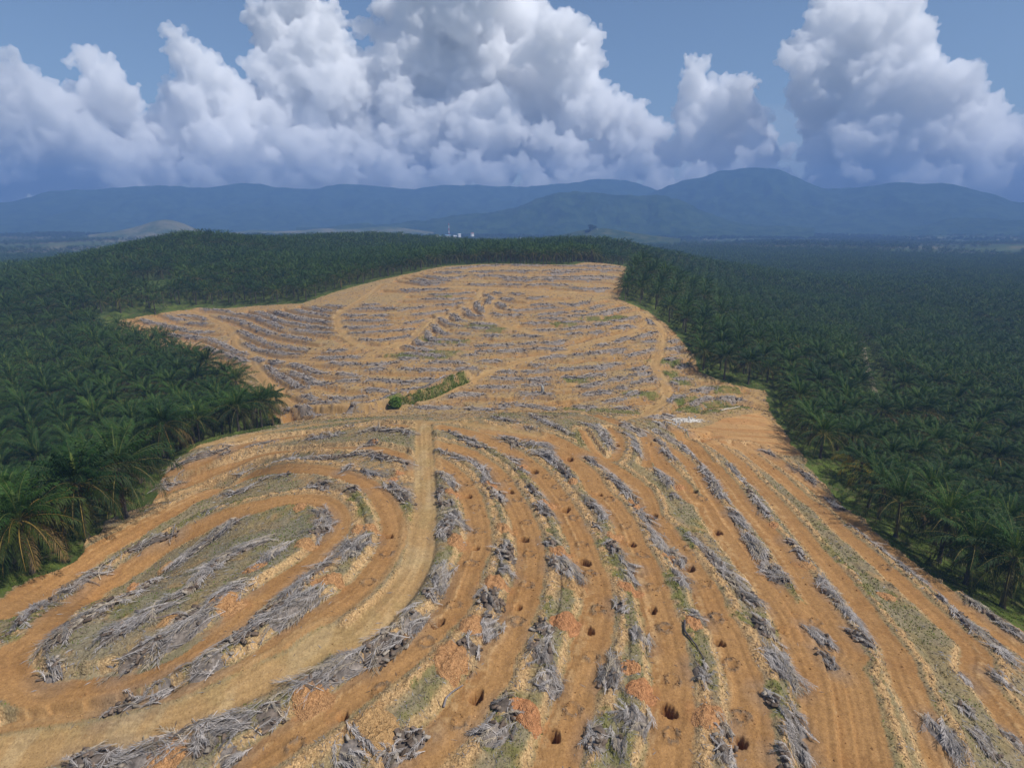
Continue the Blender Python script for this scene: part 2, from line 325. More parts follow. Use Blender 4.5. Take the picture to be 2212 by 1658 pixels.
 ("c5 2040 260 2090 310", 1.2, .8, "dark pile near the top of the right flank"),
 ("c5 2090 340 2150 410", 1.6, .5, "grey pile behind the small right summit"),
 ("c5 2060 480 2110 520 2100 560", 2.2, .2, "wide frond heap at the bend of the right terrace"),
 ("c5 2140 620 2190 650", 1.3, .3, "narrow pile below the wide heap at the right terrace bend"),
 ("c6 130 440 190 540 240 630", 2.0, .3, "heavy grey row in the middle of the right flank"),
 ("c6 230 620 280 670", 1.6, .05, "frond tail of the heavy grey row on the right flank"),
 ("c6 300 740 360 790 400 840", 2.0, .15, "pale curved frond mat on the right flank"),
 ("c6 420 880 480 970 540 1060", 2.3, .1, "long silver frond mat on the right flank"),
 ("c6 540 1080 600 1150 660 1210", 2.4, .5, "frond mat with dark lower end on the right flank"),
 ("c6 30 880 110 960 190 1040", 1.3, .7, "straight dark row starting the sixth strip"),
 ("c6 200 1040 290 1140 370 1230", 1.8, .5, "grey heap continuing the sixth strip"),
 ("c6 380 1240 440 1310 500 1340", 1.9, .4, "frond heap with pale sticks in the sixth strip"),
 ("c6 460 1410 520 1500 590 1560", 1.5, .8, "dark chunk pile low in the sixth strip"),
 ("b3 1960 700 2060 860 2160 980", 2.2, .1, "biggest silver frond mat low in the sixth strip"),
 ("b3 1900 1060 1960 1130 2020 1190", 1.4, .9, "small dark pile between frond mats near the bottom"),
 ("b4 220 1190 300 1290 340 1400", 2.3, .02, "fan of silver fronds near the bottom right of the sixth strip"),
 ("b4 260 1380 340 1480 390 1600", 1.8, .05, "lower fan of silver fronds touching the bottom edge"),
 ("b4 180 1600 260 1640", 1.8, .9, "dark knot of chunks at the bottom edge"),
 ("c6 300 420 360 500 410 560", 1.2, .3, "narrow grey row on the outer right flank"),
 ("c6 430 610 480 680 560 780", 1.2, .4, "long dark row on the outer right flank"),
 ("c6 670 930 720 960", 1.1, .6, "small heap on the outer right flank"),
 ("c6 740 980 780 1050", .9, .5, "thin streak below the small heap on the outer right flank"),
 ("c6 890 1180 940 1260 1000 1330", 1.4, .3, "narrow grey row crossing the outer right flank"),
 ("b4 690 340 780 460 860 550", 1.6, .15, "silver row in the lower right flank"),
 ("b4 800 560 860 630 930 710", 1.9, .8, "dark heap with a pale boulder at the end of the silver row"),
 ("b4 430 510 500 570 560 640", 1.8, .1, "frond bundle on the grass strip at lower right"),
 ("b4 530 700 590 780 650 850", 1.8, .85, "dark chunk pile under the frond bundle at lower right"),
 ("c6 1100 830 1160 870", 1.0, .5, "debris streak near the shaded right palms"),
 ("c6 1180 890 1280 970 1330 1010", 1.1, .6, "dark debris row near the shaded right palms"),
 ("c6 1380 1050 1470 1120 1560 1190", 1.3, .2, "grey row ending in a frond tip near the right palms"),
 ("c6 1640 1280 1720 1340", 1.0, .3, "small pale frond on the rim by the right palms"),
 ("b4 1620 380 1700 460 1800 550", 1.7, .4, "thick dark log row at the right edge of the field"),
 ("b4 1800 550 1920 640 2060 780", 1.8, .25, "swirled frond row at the right edge of the field"),
 ("b4 1720 290 1850 380 1960 470", .9, .5, "thin dark line along the rim at the right edge"),
 ("b4 1950 450 2050 530 2180 620", 1.3, .2, "grey frond line along the rim at the right edge"),
 ("b4 1920 900 2010 980 2100 1050", 1.2, .3, "grey streak low on the right edge"),
 ("b4 1660 880 1740 960", 1.1, .2, "pale fork of sticks on the lower right slope"),
 ("b4 1430 1280 1530 1430 1660 1620", 1.8, .05, "long bundle of fronds in the bottom right corner"),
 ("b4 1680 1150 1750 1240", 1.4, .6, "dark tuft above the bundle in the bottom right corner"),
 ("b4 1780 1330 1860 1450 1980 1620", 1.3, .4, "ragged line beside the bundle in the bottom right corner"),
 ("b4 2000 1330 2100 1420 2200 1530", 1.4, .3, "debris line at the extreme bottom right"),
 ("c6 520 330 600 370", .9, .5, "debris streak by the bare levelled pad"),
 ("c6 700 440 780 480 860 550", .9, .4, "debris line in the shade at the rim of the field"),
 ("c6 940 640 1040 720", .8, .5, "thin line of debris below the yellow palm"),
]
# debris rows on the far hill
ROWS = [('h', s) for s in """420 150 700 130 1000 112|1050 112 1400 122|1450 125 2100 142|330 185 600 182|650 180 900 172|950 172 1300 167|1350 168 2100 175|230 215 450 240 640 215|700 212 1000 215|1400 195 1700 180|140 240 300 265 480 265|80 265 250 290 420 285|640 300 900 300|950 300 1150 303|1200 303 1600 305|1000 262 1300 252|1350 252 1900 262|950 232 1200 236|1250 236 1500 230|1550 232 2080 232|1600 330 1800 345 2000 340|0 345 200 350 450 342|270 395 450 395 700 376|200 440 420 440 680 430|0 545 150 520 250 510|330 500 470 490 600 475|100 590 230 580 450 545|50 670 240 640|0 740 150 720|0 810 100 790|810 390 850 420 820 480|710 460 730 510 780 560|590 520 640 570 720 600 790 605|480 570 530 620 620 650|680 670 800 680 920 680|370 610 430 660 520 690 580 700|680 715 850 720|310 680 360 730 420 770 480 770|540 775 670 775|240 740 270 790 340 820 440 830 570 835|140 810 170 850 300 870 450 870|550 885 640 880|40 880 120 900 300 925|20 960 200 965 420 980|0 1010 160 1010|250 1050 480 1040 600 1050|0 1105 130 1110|150 1110 300 1110 480 1110|540 1108 640 1100 740 1110|140 1230 220 1200 320 1210|0 1240 100 1240|0 1310 200 1290 350 1250 480 1215|870 375 950 390|1040 385 1160 390|950 430 1070 440|1200 425 1290 425 1400 420|900 470 960 495 1000 515|1500 480 1650 490 1800 460|1010 545 1130 545 1300 535 1530 520|1240 495 1370 490 1450 490|870 570 950 595 1080 590 1160 590|1300 590 1440 580 1590 570|1640 560 1760 555|1810 535 1940 500|1320 625 1560 620|1600 605 1720 600|1720 600 1900 570 2000 545 2150 520|1180 665 1420 670|1540 660 1740 655|1280 730 1480 735|1520 730 1700 710 1820 700|1850 680 2000 670|790 785 940 785|1080 795 1200 790 1320 790|1580 775 1740 760|710 885 850 880 1080 870|1120 868 1300 860|1340 850 1460 855 1570 830|730 940 900 940|920 938 1200 930|1240 915 1430 910 1550 910|600 980 750 970|760 1025 950 1030|1350 1015 1470 990 1590 980|1640 970 1740 970|1770 965 1900 940 2150 910|940 1135 1100 1140|1170 1130 1420 1125|1250 1060 1360 1070|1490 1110 1650 1100|1650 1100 1900 1080 2100 1050|870 1195 1170 1200|1210 1200 1440 1195|1550 1190 1740 1190|1760 1175 1960 1155|720 1275 840 1280 1090 1270|1180 1265 1390 1255|1690 1280 1830 1265 1960 1230|460 1370 600 1345 790 1350|1140 1340 1300 1335 1430 1350|1740 1360 1900 1340|180 1455 300 1465 500 1460|630 1470 880 1485|920 1435 1040 1430|1080 1430 1330 1450|1350 1475 1480 1480|1650 1460 1840 1450""".split('|')]
ROWS += [('r', s) for s in """280 440 420 420|440 395 570 380 690 350|440 465 560 440 660 450|210 510 350 490|770 370 830 430|460 600 560 560 640 570|670 550 860 500|290 630 420 620|740 600 850 580|560 725 640 720 850 660|630 860 780 830|620 910 810 890|400 960 590 930|630 990 860 930|310 1080 430 1070|480 1040 580 1030|560 1100 710 1080|370 1160 540 1130|480 1220 600 1210|980 600 1060 570|970 670 1100 640|960 770 1060 750|1070 850 1160 820|1050 950 1170 950|980 980 1040 1000|1000 1160 1050 1120 1150 1110|1200 1070 1300 1040 1420 1030|1200 1200 1300 1150 1400 1130|1440 1140 1560 1130 1680 1140|730 1300 860 1300 980 1290|540 1370 650 1420 760 1460|780 1410 900 1460 1000 1520 1100 1590 1200 1650|840 1370 960 1400|1090 1450 1160 1450""".split('|')]
ROWS += [('l', s) for s in """160 340 350 390|300 400 400 400 480 430|480 430 600 440 680 440|330 310 380 330 490 350|500 365 640 375|340 450 480 465 620 480|620 480 720 520 800 560 930 605|630 545 720 580 830 620 930 660|420 310 560 320 630 350|600 265 720 275 830 290|720 320 860 350 960 390|960 390 1060 430 1150 455|1180 460 1280 480 1400 500|840 300 980 320 1080 360 1200 410|1250 415 1340 430 1560 450|1000 285 1080 310 1200 360 1350 390 1560 410|1140 280 1250 315 1400 345 1560 365|1280 270 1380 295 1540 320|1400 250 1470 270 1560 280|1510 240 1640 250|860 430 960 470 1080 520|1080 520 1200 550 1390 570|900 520 980 560 1100 580 1200 600 1320 605|990 620 1030 660|1060 690 1140 740 1240 800 1360 860|1100 650 1200 665|1260 670 1350 700 1440 740 1530 740|1250 730 1340 770 1440 810 1560 820|1590 750 1750 770|1580 810 1760 800|1800 800 1900 790 2140 815|1330 910 1420 950|1530 920 1640 930 1800 920|1400 970 1600 960|1820 860 1980 880|1200 1000 1320 1040 1490 1050|1660 1030 1800 1000 1950 940 2060 890|1440 630 1760 630|1530 665 1650 670 1760 680|1800 680 2030 665|1820 720 1950 710|1860 500 2000 490 2150 470|1770 490 1840 500|1700 270 1840 265 2050 262|1640 310 1800 315|1850 315 1980 310|1650 355 1970 355|1650 400 1850 400 2000 385|1690 450 1860 440 2100 425|1780 240 1900 235|1510 580 1580 580 1660 570""".split('|')]
# orange soil mounds (photo point, radius m, redness, label)
MOUNDS = [("b1 1350 1590",2.5,.45,"biggest orange soil mound, cut by the bottom edge at left"),("b2 380 1070",2.5,.45,"orange soil mound on the strip below the pale track"),("c4 1480 1330",2.3,.4,"long orange soil mound on the lower rim of the oval island"),
 ("c4 1660 1100",1.9,.55,"orange soil mound near the right end of the oval island"),("c4 1980 950",1.9,.3,"orange soil mound under the curved heap at the island tip"),("c4 1100 1430",1.4,.2,"small pale orange mound inside the oval island"),("c4 1950 710",1.6,.45,"red soil patch at the top of the oval island"),
 ("c4 1070 1090",1.7,.25,"sandy orange mound along the top rim of the oval island"),("c4 860 1220",1.3,.6,"small red mound along the upper left rim of the oval island"),("c4 2130 1180",2.1,.45,"orange soil mound on the strip right of the oval island"),
 ("c5 160 850",2.0,.45,"orange soil mound inside the terrace bend left of the pale track"),("c5 720 610",1.7,.65,"red soil mound at the top of the first strip right of the track"),("c5 740 930",2.0,.5,"orange soil mound low in the first strip right of the track"),("c5 970 550",1.5,.7,"bright red mound high in the second strip"),
 ("c5 1060 850",1.8,.4,"orange mound in the middle of the second strip"),("c5 1000 1200",2.2,.55,"wide orange mound above the chopped logs"),("c5 850 1480",2.1,.5,"orange mound left of the long frond sheaf"),("b2 1530 800",2.6,.5,"cracked orange mound low in the second strip"),
 ("b2 920 1390",2.6,.0,"pale sandy mound near the bottom edge"),("c5 1340 680",1.8,.6,"red mound high in the third strip"),("c5 1420 1000",1.9,.6,"orange mound in the middle of the third strip"),("c5 1450 1450",2.2,.85,"round red mound low in the third strip"),("c5 1530 1230",1.7,.05,"pale sandy mound beside the lower third strip"),
 ("b2 2150 1240",2.0,.9,"deep red mound beside stalks near the bottom"),("c5 1170 430",1.4,.6,"small red mound at the head of the third strip"),("c5 1500 540",1.4,.5,"small orange mound in the fourth strip"),("c5 1770 880",1.8,.5,"orange mound in the middle of the fourth strip"),("c5 1870 1230",1.9,.75,"red mound low in the fourth strip"),
 ("b3 890 1040",2.0,.85,"deep red mound above the bright grass at the bottom"),("b3 800 850",1.4,.7,"small red spill above the deep red mound"),("c5 1900 680",1.5,.6,"small red mound in the fifth strip"),("c5 2140 1020",1.8,.45,"orange mound low in the fifth strip"),("b3 1320 480",1.6,.65,"orange red mound beside a black stump in the fifth strip"),
 ("b3 1450 1250",2.1,.6,"orange red mound at the bottom of the fifth strip"),("c5 2190 560",1.5,.7,"red mound at the right terrace bend"),("c6 590 830",1.3,.6,"small red mound on the outer right flank"),("c5 330 520",1.4,.7,"red mound on the terrace left of the pale track"),("c5 380 480",1.0,.8,"small red patch high left of the pale track"),("c5 210 280",1.1,.6,"red mound on the strip left of the pale track top"),
 ("c6 1330 1280",1.4,.4,"orange mound on the green strip of the right slope"),("c6 800 1090",1.6,.3,"orange rubble mound on the right slope"),("b4 1040 240",1.4,.5,"orange rubble on the green strip at right"),("b1 1420 450",1.2,.25,"small sandy mound beside the bare branch on the island")]
# planting pits and refilled planting rings
PITS = FF("c5 825 620 1095 595 1250 460 1675 610 1455 710 2020 750 870 960 1185 900 1575 1045 1880 930 1150 1340 620 1440 2020 1360 1610 1490 310 880 1785 285 1480 380 b2 1740 1060 630 1250 b3 190 1390 1110 1170 1540 610 1720 1440 c6 45 1085 230 1560 75 600 230 850 490 640 670 880 850 370")
RINGS = FF("c5 875 700 900 850 840 1060 735 1330 650 770 1145 650 1200 800 1220 1000 1205 1200 1140 1440 1445 640 1510 770 1560 940 1620 1130 1670 1360 1400 570 1340 500 1740 650 1845 820 1950 1010 2020 1215 2090 1480 840 550 1085 525 560 1580 180 1180 300 1000 b2 1650 840 950 1040 250 1510 1600 1290 b3 330 1190 1090 510 1160 940 1140 1400 1640 800 1720 1230 1420 150 1520 430 540 370 490 750 c6 45 980 160 1200 220 1410 1010 1270 1360 1220 1320 1090 130 650 80 560 870 1440")
# grass patches (photo point, radius across m, along m)
GRASS = FF("c5 780 690 780 740 700 1040 1050 700 1110 1200 980 330 1060 350 1250 520 1300 580 1330 620 1400 800 1430 870 1440 930 1450 420 1490 480 1540 520 1620 620 1720 1000 1500 1340 1370 1390 1450 1580 1760 830 1830 900 1870 1000 1920 1150 1940 1330 1900 1430 170 650 190 740 450 720 20 1130 90 1080 270 280 340 290 2000 400 1980 420 b2 300 500 200 540 560 220 100 610 700 930 450 1170 300 1290 120 1280 1450 1000 1380 1060 1250 1130 2060 1400 2000 1500 b3 300 330 270 650 190 700 650 1450 800 1450 850 1380 900 760 870 900 1250 200 1290 290 1340 380 1420 650 1420 760 b4 130 480 220 1130 300 1160 330 280 380 350 420 420 300 600 350 680 580 560 640 640 700 720 780 20 980 230 1030 300 1140 380 1290 530 1000 1560 c4 1550 760 1650 760 1750 740 1850 740 1950 800 1900 850 1750 950 1600 900 1000 1300 1090 1290 1800 1050 1850 1000 1350 1450 1150 1560 900 850 750 980 650 1050 500 1130 350 1200 250 1270 150 1350 60 1430 1000 870 1250 780 1550 660 1150 380 c6 440 830 480 870 700 1290 760 1380 720 1330 800 1480 60 780 20 900 870 820 1000 1000 1200 1200 1260 1220 1450 1420 b1 2100 1350 2000 1480 1850 870 1950 820 100 550 200 450 350 330 160 960 900 1210 h 1890 620 2050 600 1560 665 430 395 770 685 880 715 300 800 480 830 420 935 360 980 100 960 r 960 770 970 890 1110 970 1080 1130 1480 1030 1540 1030 1250 1230 1500 1180 1600 1190 240 1230 510 1250 700 1080 100 940 150 1500")
# planting pits keep an outline of their own; gully and bush
GULLY = FF("l 1180 1110 1210 1085 f 640 897 700 890 780 888 l 1930 990 2100 930 h 40 1390 160 1370 300 1330 480 1240 600 1195")
# ------------------------------------------------------------------ relief and soil maps over the clearing (plan view, 0.25 m cells)
RX0, RY0, RS = -230.0, 22.0, .25
RW, RH = 1840, 1640
rx = RX0 + RS * np.arange(RW); ry = RY0 + RS * np.arange(RH)
RXX, RYY = np.meshgrid(rx, ry)
RXX = RXX.astype(np.float32); RYY = RYY.astype(np.float32)
BIG = 99.0
def stamp(P, R, D, S, sgn=0, W=None, w=0.0):
    """distance D and signed offset S (positive uphill) of the cells near a line"""
    T = np.gradient(P, axis=0); T /= np.maximum(np.hypot(T[:, :1], T[:, 1:]), 1e-6); N = np.stack([-T[:, 1], T[:, 0]], -1)
    if not sgn:
        q = P + 3 * N; r = P - 3 * N
        sgn = 1 if (z_base(q[:, 0], q[:, 1]) - z_base(r[:, 0], r[:, 1])).sum() > 0 else -1
    k = int(R / RS) + 1
    for (px, py), (tx, ty) in zip(P, T):
        i = int((px - RX0) / RS); j = int((py - RY0) / RS)
        i0, i1, j0, j1 = max(i - k, 0), min(i + k, RW), max(j - k, 0), min(j + k, RH)
        if i0 >= i1 or j0 >= j1: continue
        dx = RXX[j0:j1, i0:i1] - px; dy = RYY[j0:j1, i0:i1] - py; d = np.hypot(dx, dy)
        d = d - (w if W is not None else 0)
        m = d < D[j0:j1, i0:i1]
        D[j0:j1, i0:i1][m] = d[m]
        S[j0:j1, i0:i1][m] = (np.sign(dx * -ty + dy * tx) * sgn * (d + (w if W is not None else 0)))[m]
        if W is not None: W[j0:j1, i0:i1][m] = w
def blob(M, px, py, r, a=1.0, asp=1.0, rot=0.0, edge=.5, op=np.maximum, e0=.75):
    k = int(r * max(asp, 1) * 1.6 / RS) + 2
    i = int((px - RX0) / RS); j = int((py - RY0) / RS)
    i0, i1, j0, j1 = max(i - k, 0), min(i + k, RW), max(j - k, 0), min(j + k, RH)
    if i0 >= i1 or j0 >= j1: return
    dx = RXX[j0:j1, i0:i1] - px; dy = RYY[j0:j1, i0:i1] - py
    u = (dx * math.cos(rot) + dy * math.sin(rot)) / asp; v = -dx * math.sin(rot) + dy * math.cos(rot)
    d = np.hypot(u, v) / r + (NB[j0:j1, i0:i1] - .5) * edge
    f = (1 - sst(e0, 1.1, d)) * a
    M[j0:j1, i0:i1] = op(M[j0:j1, i0:i1], f)
NA = fbm(RXX / 3.2, RYY / 3.2, 21, 4).astype(np.float32)
NB = fbm(RXX / 1.1, RYY / 1.1, 31, 3).astype(np.float32)
NC = fbm(RXX / .55, RYY / .55, 41, 2).astype(np.float32)
ND = fbm(RXX / 14, RYY / 14, 51, 3).astype(np.float32)

clear_w = np.vstack([ground(CLEAR)])
pad_w = ground(PAD); isl_w = ground(ISLAND)
lane_w = [(dense(ground(FF(s)), .4), w) for s, w in LANES]
track_w = [(dense(ground(FF(s)), .4), w, p) for s, w, p in TRACKS]
heap_w = [dense(ground(FF(s)), .5) for s, *_ in HEAPS]
row_w = [dense(ground(F(c, s)), .5) for c, s in ROWS]

INC = inside(clear_w, RXX + (NA - .5) * 3, RYY + (NB - .5) * 2)
NEAR = 1 - sst(150, 165, RYY + .0 * RXX)        # near hill / far hill
ISL = inside(isl_w, RXX, RYY)
PADM = inside(pad_w, RXX + (NB - .5) * 2, RYY + (NA - .5) * 2)

DL = np.full((RH, RW), BIG, np.float32); SL = DL.copy(); WL = np.full((RH, RW), 2.0, np.float32)
for P, w in lane_w: stamp(P, 7.5, DL, SL, 0, WL, w)
DT = np.full((RH, RW), BIG, np.float32); ST = DT.copy(); WT = DT * 0 + 2
PT = np.zeros((RH, RW), np.float32)
for P, w, p in track_w:
    b4 = DT.copy(); stamp(P, w + 2.5, DT, ST, 0, WT, w); PT[DT < b4] = p
DR = np.full((RH, RW), BIG, np.float32); SR = DR.copy()
for P in row_w:
    a_, b_ = P[0] - P[min(4, len(P) - 1)], P[-1] - P[max(-5, -len(P))]; a_ = a_ / (np.hypot(*a_) + 1e-6); b_ = b_ / (np.hypot(*b_) + 1e-6)
    stamp(np.vstack([P[0] + a_ * np.arange(8, 0, -.5)[:, None], P, P[-1] + b_ * np.arange(.5, 8.1, .5)[:, None]]), 6.5, DR, SR)
DG = np.full((RH, RW), BIG, np.float32); SG = DG.copy()
gul = dense(ground(GULLY), .5); stamp(gul, 6, DG, SG)
DH = np.full((RH, RW), BIG, np.float32); SH = DH.copy()
for P in heap_w: stamp(P, 4.0, DH, SH, 1)
for P in row_w: stamp(P, 3.0, DH, SH, 1)

edge = (NB - .5) * .9
sl = SL + edge * .8
inl = sst(0, .5, WL - np.abs(sl))                                   # on the platform
bank = sst(WL - .05, WL + .55, sl) * (1 - sst(WL + .6, WL + 5.0, sl))
spoil = np.exp(-((sl + WL + .75) / .62) ** 2)
bface = np.exp(-((sl - WL - .28) / .40) ** 2)
gx_, gy_ = np.gradient(Zg, GS); gmag = np.hypot(gx_, gy_)
G = bil(gmag, GX0, GY0, GS, RXX, RYY).astype(np.float32); G = np.clip(G, 0, .35)
H = np.zeros((RH, RW), np.float32)
comp = -G * np.clip(SL, -WL, WL) * (1 - sst(WL, WL + 4, np.abs(SL))) * (DL < 50)
nearclear = INC * NEAR
tr = (DT < 50) * sst(0, .8, -DT)
ontrack = tr
lane_on = (DL < 50) * nearclear * (1 - ontrack)
H += lane_on * (bank * (.78 + .3 * (ND - .5)) + spoil * (.26 + .5 * (NB - .4)) + comp)
tspoil = np.exp(-((DT - .5) / .55) ** 2) * (DT < 50)
H += INC * (tspoil * (.12 + .3 * (NB - .45)) - .12 * ontrack)
# far hill benches
sr = SR + edge * .6
farclear = INC * (DR < 50) * (1 - ontrack)
H += farclear * (-1.05 * (1 - sst(-1.9, -1.1, sr)) * sst(-6.3, -2.2, sr) + .25 * np.exp(-((sr) / 1.2) ** 2))
fbank = np.exp(-((sr + 1.5) / .45) ** 2) * farclear
flane = sst(-5.2, -4.4, sr) * (1 - sst(-2.1, -1.7, sr)) * farclear
gsd = SG + edge
H += (DG < 50) * INC * (2.3 * sst(-.9, .7, gsd) * (1 - sst(1, 6, gsd)) - .9 * np.exp(-((gsd + 1.5) / 1.0) ** 2))
# clods: rough on spoil and strips, smooth on platforms
smooth = np.maximum(np.maximum(inl * lane_on, ontrack), PADM)
rough = .05 + .10 * (1 - smooth) + .12 * spoil * lane_on + .06 * bface * lane_on
H += INC * rough * ((NC - .5) * 1.5 + (NB - .5) * 1.2)
H += (~INC) * (NB - .5) * .5
strk_h = fbm(np.where(DT < DL, ST, SL) * 1.9, (RXX - RYY) * .04, 95, 2); H += INC * smooth * (1 - PADM) * np.clip(strk_h - .55, 0, 1) * .32
# wheel ruts on platforms and tracks
rut = np.exp(-((np.abs(np.where(DT < DL, ST, SL)) - .95) / .22) ** 2)
H -= INC * smooth * (1 - PADM) * rut * .05
# pits, rings, soil under mounds
PITM = np.zeros((RH, RW), np.float32); RINGM = PITM.copy(); GRASSM = PITM.copy(); REDM = PITM.copy()
pits_w = ground(PITS); rings_w = ground(RINGS)
for k, (px, py) in enumerate(pits_w):
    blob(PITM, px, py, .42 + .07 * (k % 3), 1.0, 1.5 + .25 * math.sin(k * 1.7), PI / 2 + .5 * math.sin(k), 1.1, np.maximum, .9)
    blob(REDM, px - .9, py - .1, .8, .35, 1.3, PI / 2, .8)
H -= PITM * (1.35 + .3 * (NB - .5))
for k, (px, py) in enumerate(rings_w):
    k_ = int(1.6 / RS); i = int((px - RX0) / RS); j = int((py - RY0) / RS)
    if not (k_ < i < RW - k_ and k_ < j < RH - k_): continue
    sl_ = (slice(j - k_, j + k_), slice(i - k_, i + k_))
    d = np.hypot(RXX[sl_] - px, RYY[sl_] - py) + (NB[sl_] - .5) * .5
    f = np.exp(-((d - .75) / .25) ** 2) * (.5 + NC[sl_])
    RINGM[sl_] = np.maximum(RINGM[sl_], f)
H += RINGM * .22
grass_w = ground(GRASS)
for k, (px, py) in enumerate(grass_w):
    r = 1.5 + 1.3 * ((k * 37) % 10) / 10
    if py > 160: r *= 1.5
    j = int(np.clip((py - RY0) / RS, 1, RH - 2)); i = int(np.clip((px - RX0) / RS, 1, RW - 2))
    rot = math.atan2(float(SL[j + 1, i] - SL[j - 1, i]), float(SL[j, i + 1] - SL[j, i - 1]) + 1e-6) + PI / 2 if DL[j, i] < 50 else 0
    blob(GRASSM, px, py, r, .85, 2.2 if py > 160 else 1.9, rot, 1.5)
blob(GRASSM, *ground([[850, 868]])[0], 3.0, 1, 1.4, 0, .6)
GRASSM *= (1 - smooth) * (1 - .8 * bface * lane_on) * sst(.18, .5, NA + .25 * NB - .05)
GRASSM = np.maximum(GRASSM, ISL * sst(.5, .62, NA) * .55 * (1 - sst(-.2, .6, -DH)))
GRASSM = np.maximum(GRASSM, INC * (1 - smooth) * NEAR * sst(.47, .60, NA * .6 + ND * .4) * .6 * np.clip(1 - 1.3 * bface - 1.2 * spoil, 0, 1))
GRASSM = np.maximum(GRASSM, (DG < 2.2) * (RXX > -37) * (RXX < -12) * (SG < 1.2) * sst(.3, .5, NB) * .85 * INC)
mounds_w = ground(np.vstack([FF(m[0]) for m in MOUNDS]))
for k, m in enumerate(MOUNDS): blob(REDM, mounds_w[k][0], mounds_w[k][1], m[1] * 1.0, .6, 1.1, 0, 1.0)
LIT = np.clip(1 - DH / 2.6, 0, 1) * (DH < 50) * sst(.3, .6, NB * .6 + NA * .4 + .12)
LIT = np.maximum(LIT, INC * (1 - smooth) * sst(.5, .66, NB) * (.35 + .25 * (1 - NEAR)))

def lerp(a, b, m): return a + (b - a) * m[..., None]
def C(r, g, b): return np.array([r, g, b], np.float32)
soil = np.empty((RH, RW, 3), np.float32); soil[:] = C(.475, .300, .138)
soil = lerp(soil, C(.45, .285, .115), (1 - NEAR) * .85)
soil = lerp(soil, C(.40, .30, .145), sst(.45, .7, ND) * .5)
soil = lerp(soil, C(.405, .217, .080), inl * lane_on * .9)
soil = lerp(soil, C(.37, .190, .068), (1 - NEAR) * 0 + NEAR * sst(.4, .7, NA) * inl * lane_on * .6)
soil = lerp(soil, C(.57, .365, .170), np.clip(spoil * lane_on * sst(.25, .55, NC + .2), 0, 1) * .9)
soil = lerp(soil, C(.66, .46, .235), np.clip(bface * lane_on * 1.3, 0, 1) * .95)
soil = lerp(soil, C(.44, .240, .088), flane * .8)
soil = lerp(soil, C(.40, .225, .085), fbank * .7)
soil = lerp(soil, C(.47, .300, .135), np.clip(tspoil * INC, 0, 1) * .6)
tc = np.empty_like(soil); tc[:] = C(.44, .255, .095); tc = lerp(tc, C(.43, .275, .120), PT)
tc = lerp(tc, C(.38, .27, .115), PT * sst(.42, .65, NA) * .6)
tc = lerp(tc, C(.52, .375, .19), PT * sst(.5, .7, fbm(RXX / 2.2, RYY / 9, 77, 3)) * .7)
soil = soil + (tc - soil) * (ontrack * INC)[..., None]
soil = lerp(soil, C(.50, .285, .115), PADM * .9)
soil = lerp(soil, C(.42, .20, .07), PADM * sst(.5, .65, fbm(RXX / 14, RYY / 1.2, 61, 3)) * .6)
soil = lerp(soil, C(.46, .215, .080), REDM * sst(.2, .5, NB + .1) * .8)
soil = lerp(soil, C(.27, .205, .145), LIT * .75)
soil = lerp(soil, C(.20, .15, .10), RINGM * sst(.35, .6, NC) * .7)
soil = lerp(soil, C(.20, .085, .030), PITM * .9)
gcol = np.empty_like(soil); gcol[:] = C(.165, .175, .052); gcol = lerp(gcol, C(.085, .130, .022), sst(.4, .65, NB)); gcol = lerp(gcol, C(.23, .195, .085), sst(.45, .7, ND) * .6)
soil = soil + (gcol - soil) * np.clip(GRASSM, 0, .9)[..., None]
soil = lerp(soil, C(.285, .235, .120), sst(.3, .55, NB * .4 + ND * .6) * (1 - smooth) * INC * NEAR * np.clip(1 - bface - spoil, 0, 1) * .8)
soil = lerp(soil, C(.30, .245, .165), (1 - smooth) * INC * NEAR * np.clip(1 - bface - spoil, 0, 1) * sst(.35, .6, NA * .5 + NB * .5) * .55)
soil = lerp(soil, C(.27, .245, .165), ISL * sst(.3, .6, NA) * .55)
keep = lane_on * (1 - np.clip(GRASSM * 1.2, 0, 1)) * (1 - .6 * REDM)
soil = lerp(soil, C(.63, .43, .215), np.clip(bface * 1.4, 0, 1) * keep * .85)
soil = lerp(soil, C(.60, .40, .195), np.clip(spoil * 1.2, 0, 1) * keep * sst(.2, .5, NC * .6 + NB * .4) * .75)
soil = lerp(soil, C(.56, .37, .175), smooth * (1 - PADM) * NEAR * INC * sst(.62, .74, strk_h) * sst(.4, .65, NC) * .4)
# streaks left by the blade, along the platform
streak = fbm(np.where(DT < DL, ST, SL) * 2.6, (RXX + RYY) * .05, 91, 3)
soil *= (1 + (smooth * (streak - .5) * .5))[..., None]
soil *= (.86 + .28 * NC)[..., None] * (.93 + .14 * NB)[..., None]
white_w = ground([[1480, 907], [1448, 912]])
WHM = np.zeros((RH, RW), np.float32)
blob(WHM, *white_w[0], 2.4, 1, 2.6, .25, 1.2); soil = lerp(soil, C(.72, .68, .60), WHM * sst(.25, .5, NB + .1))
floor = np.empty_like(soil); floor[:] = C(.060, .085, .022); floor = lerp(floor, C(.105, .14, .030), sst(.4, .6, NA)); floor = lerp(floor, C(.13, .10, .055), sst(.55, .7, NB) * .5)
soil = np.where(INC[..., None], soil * .92, floor)

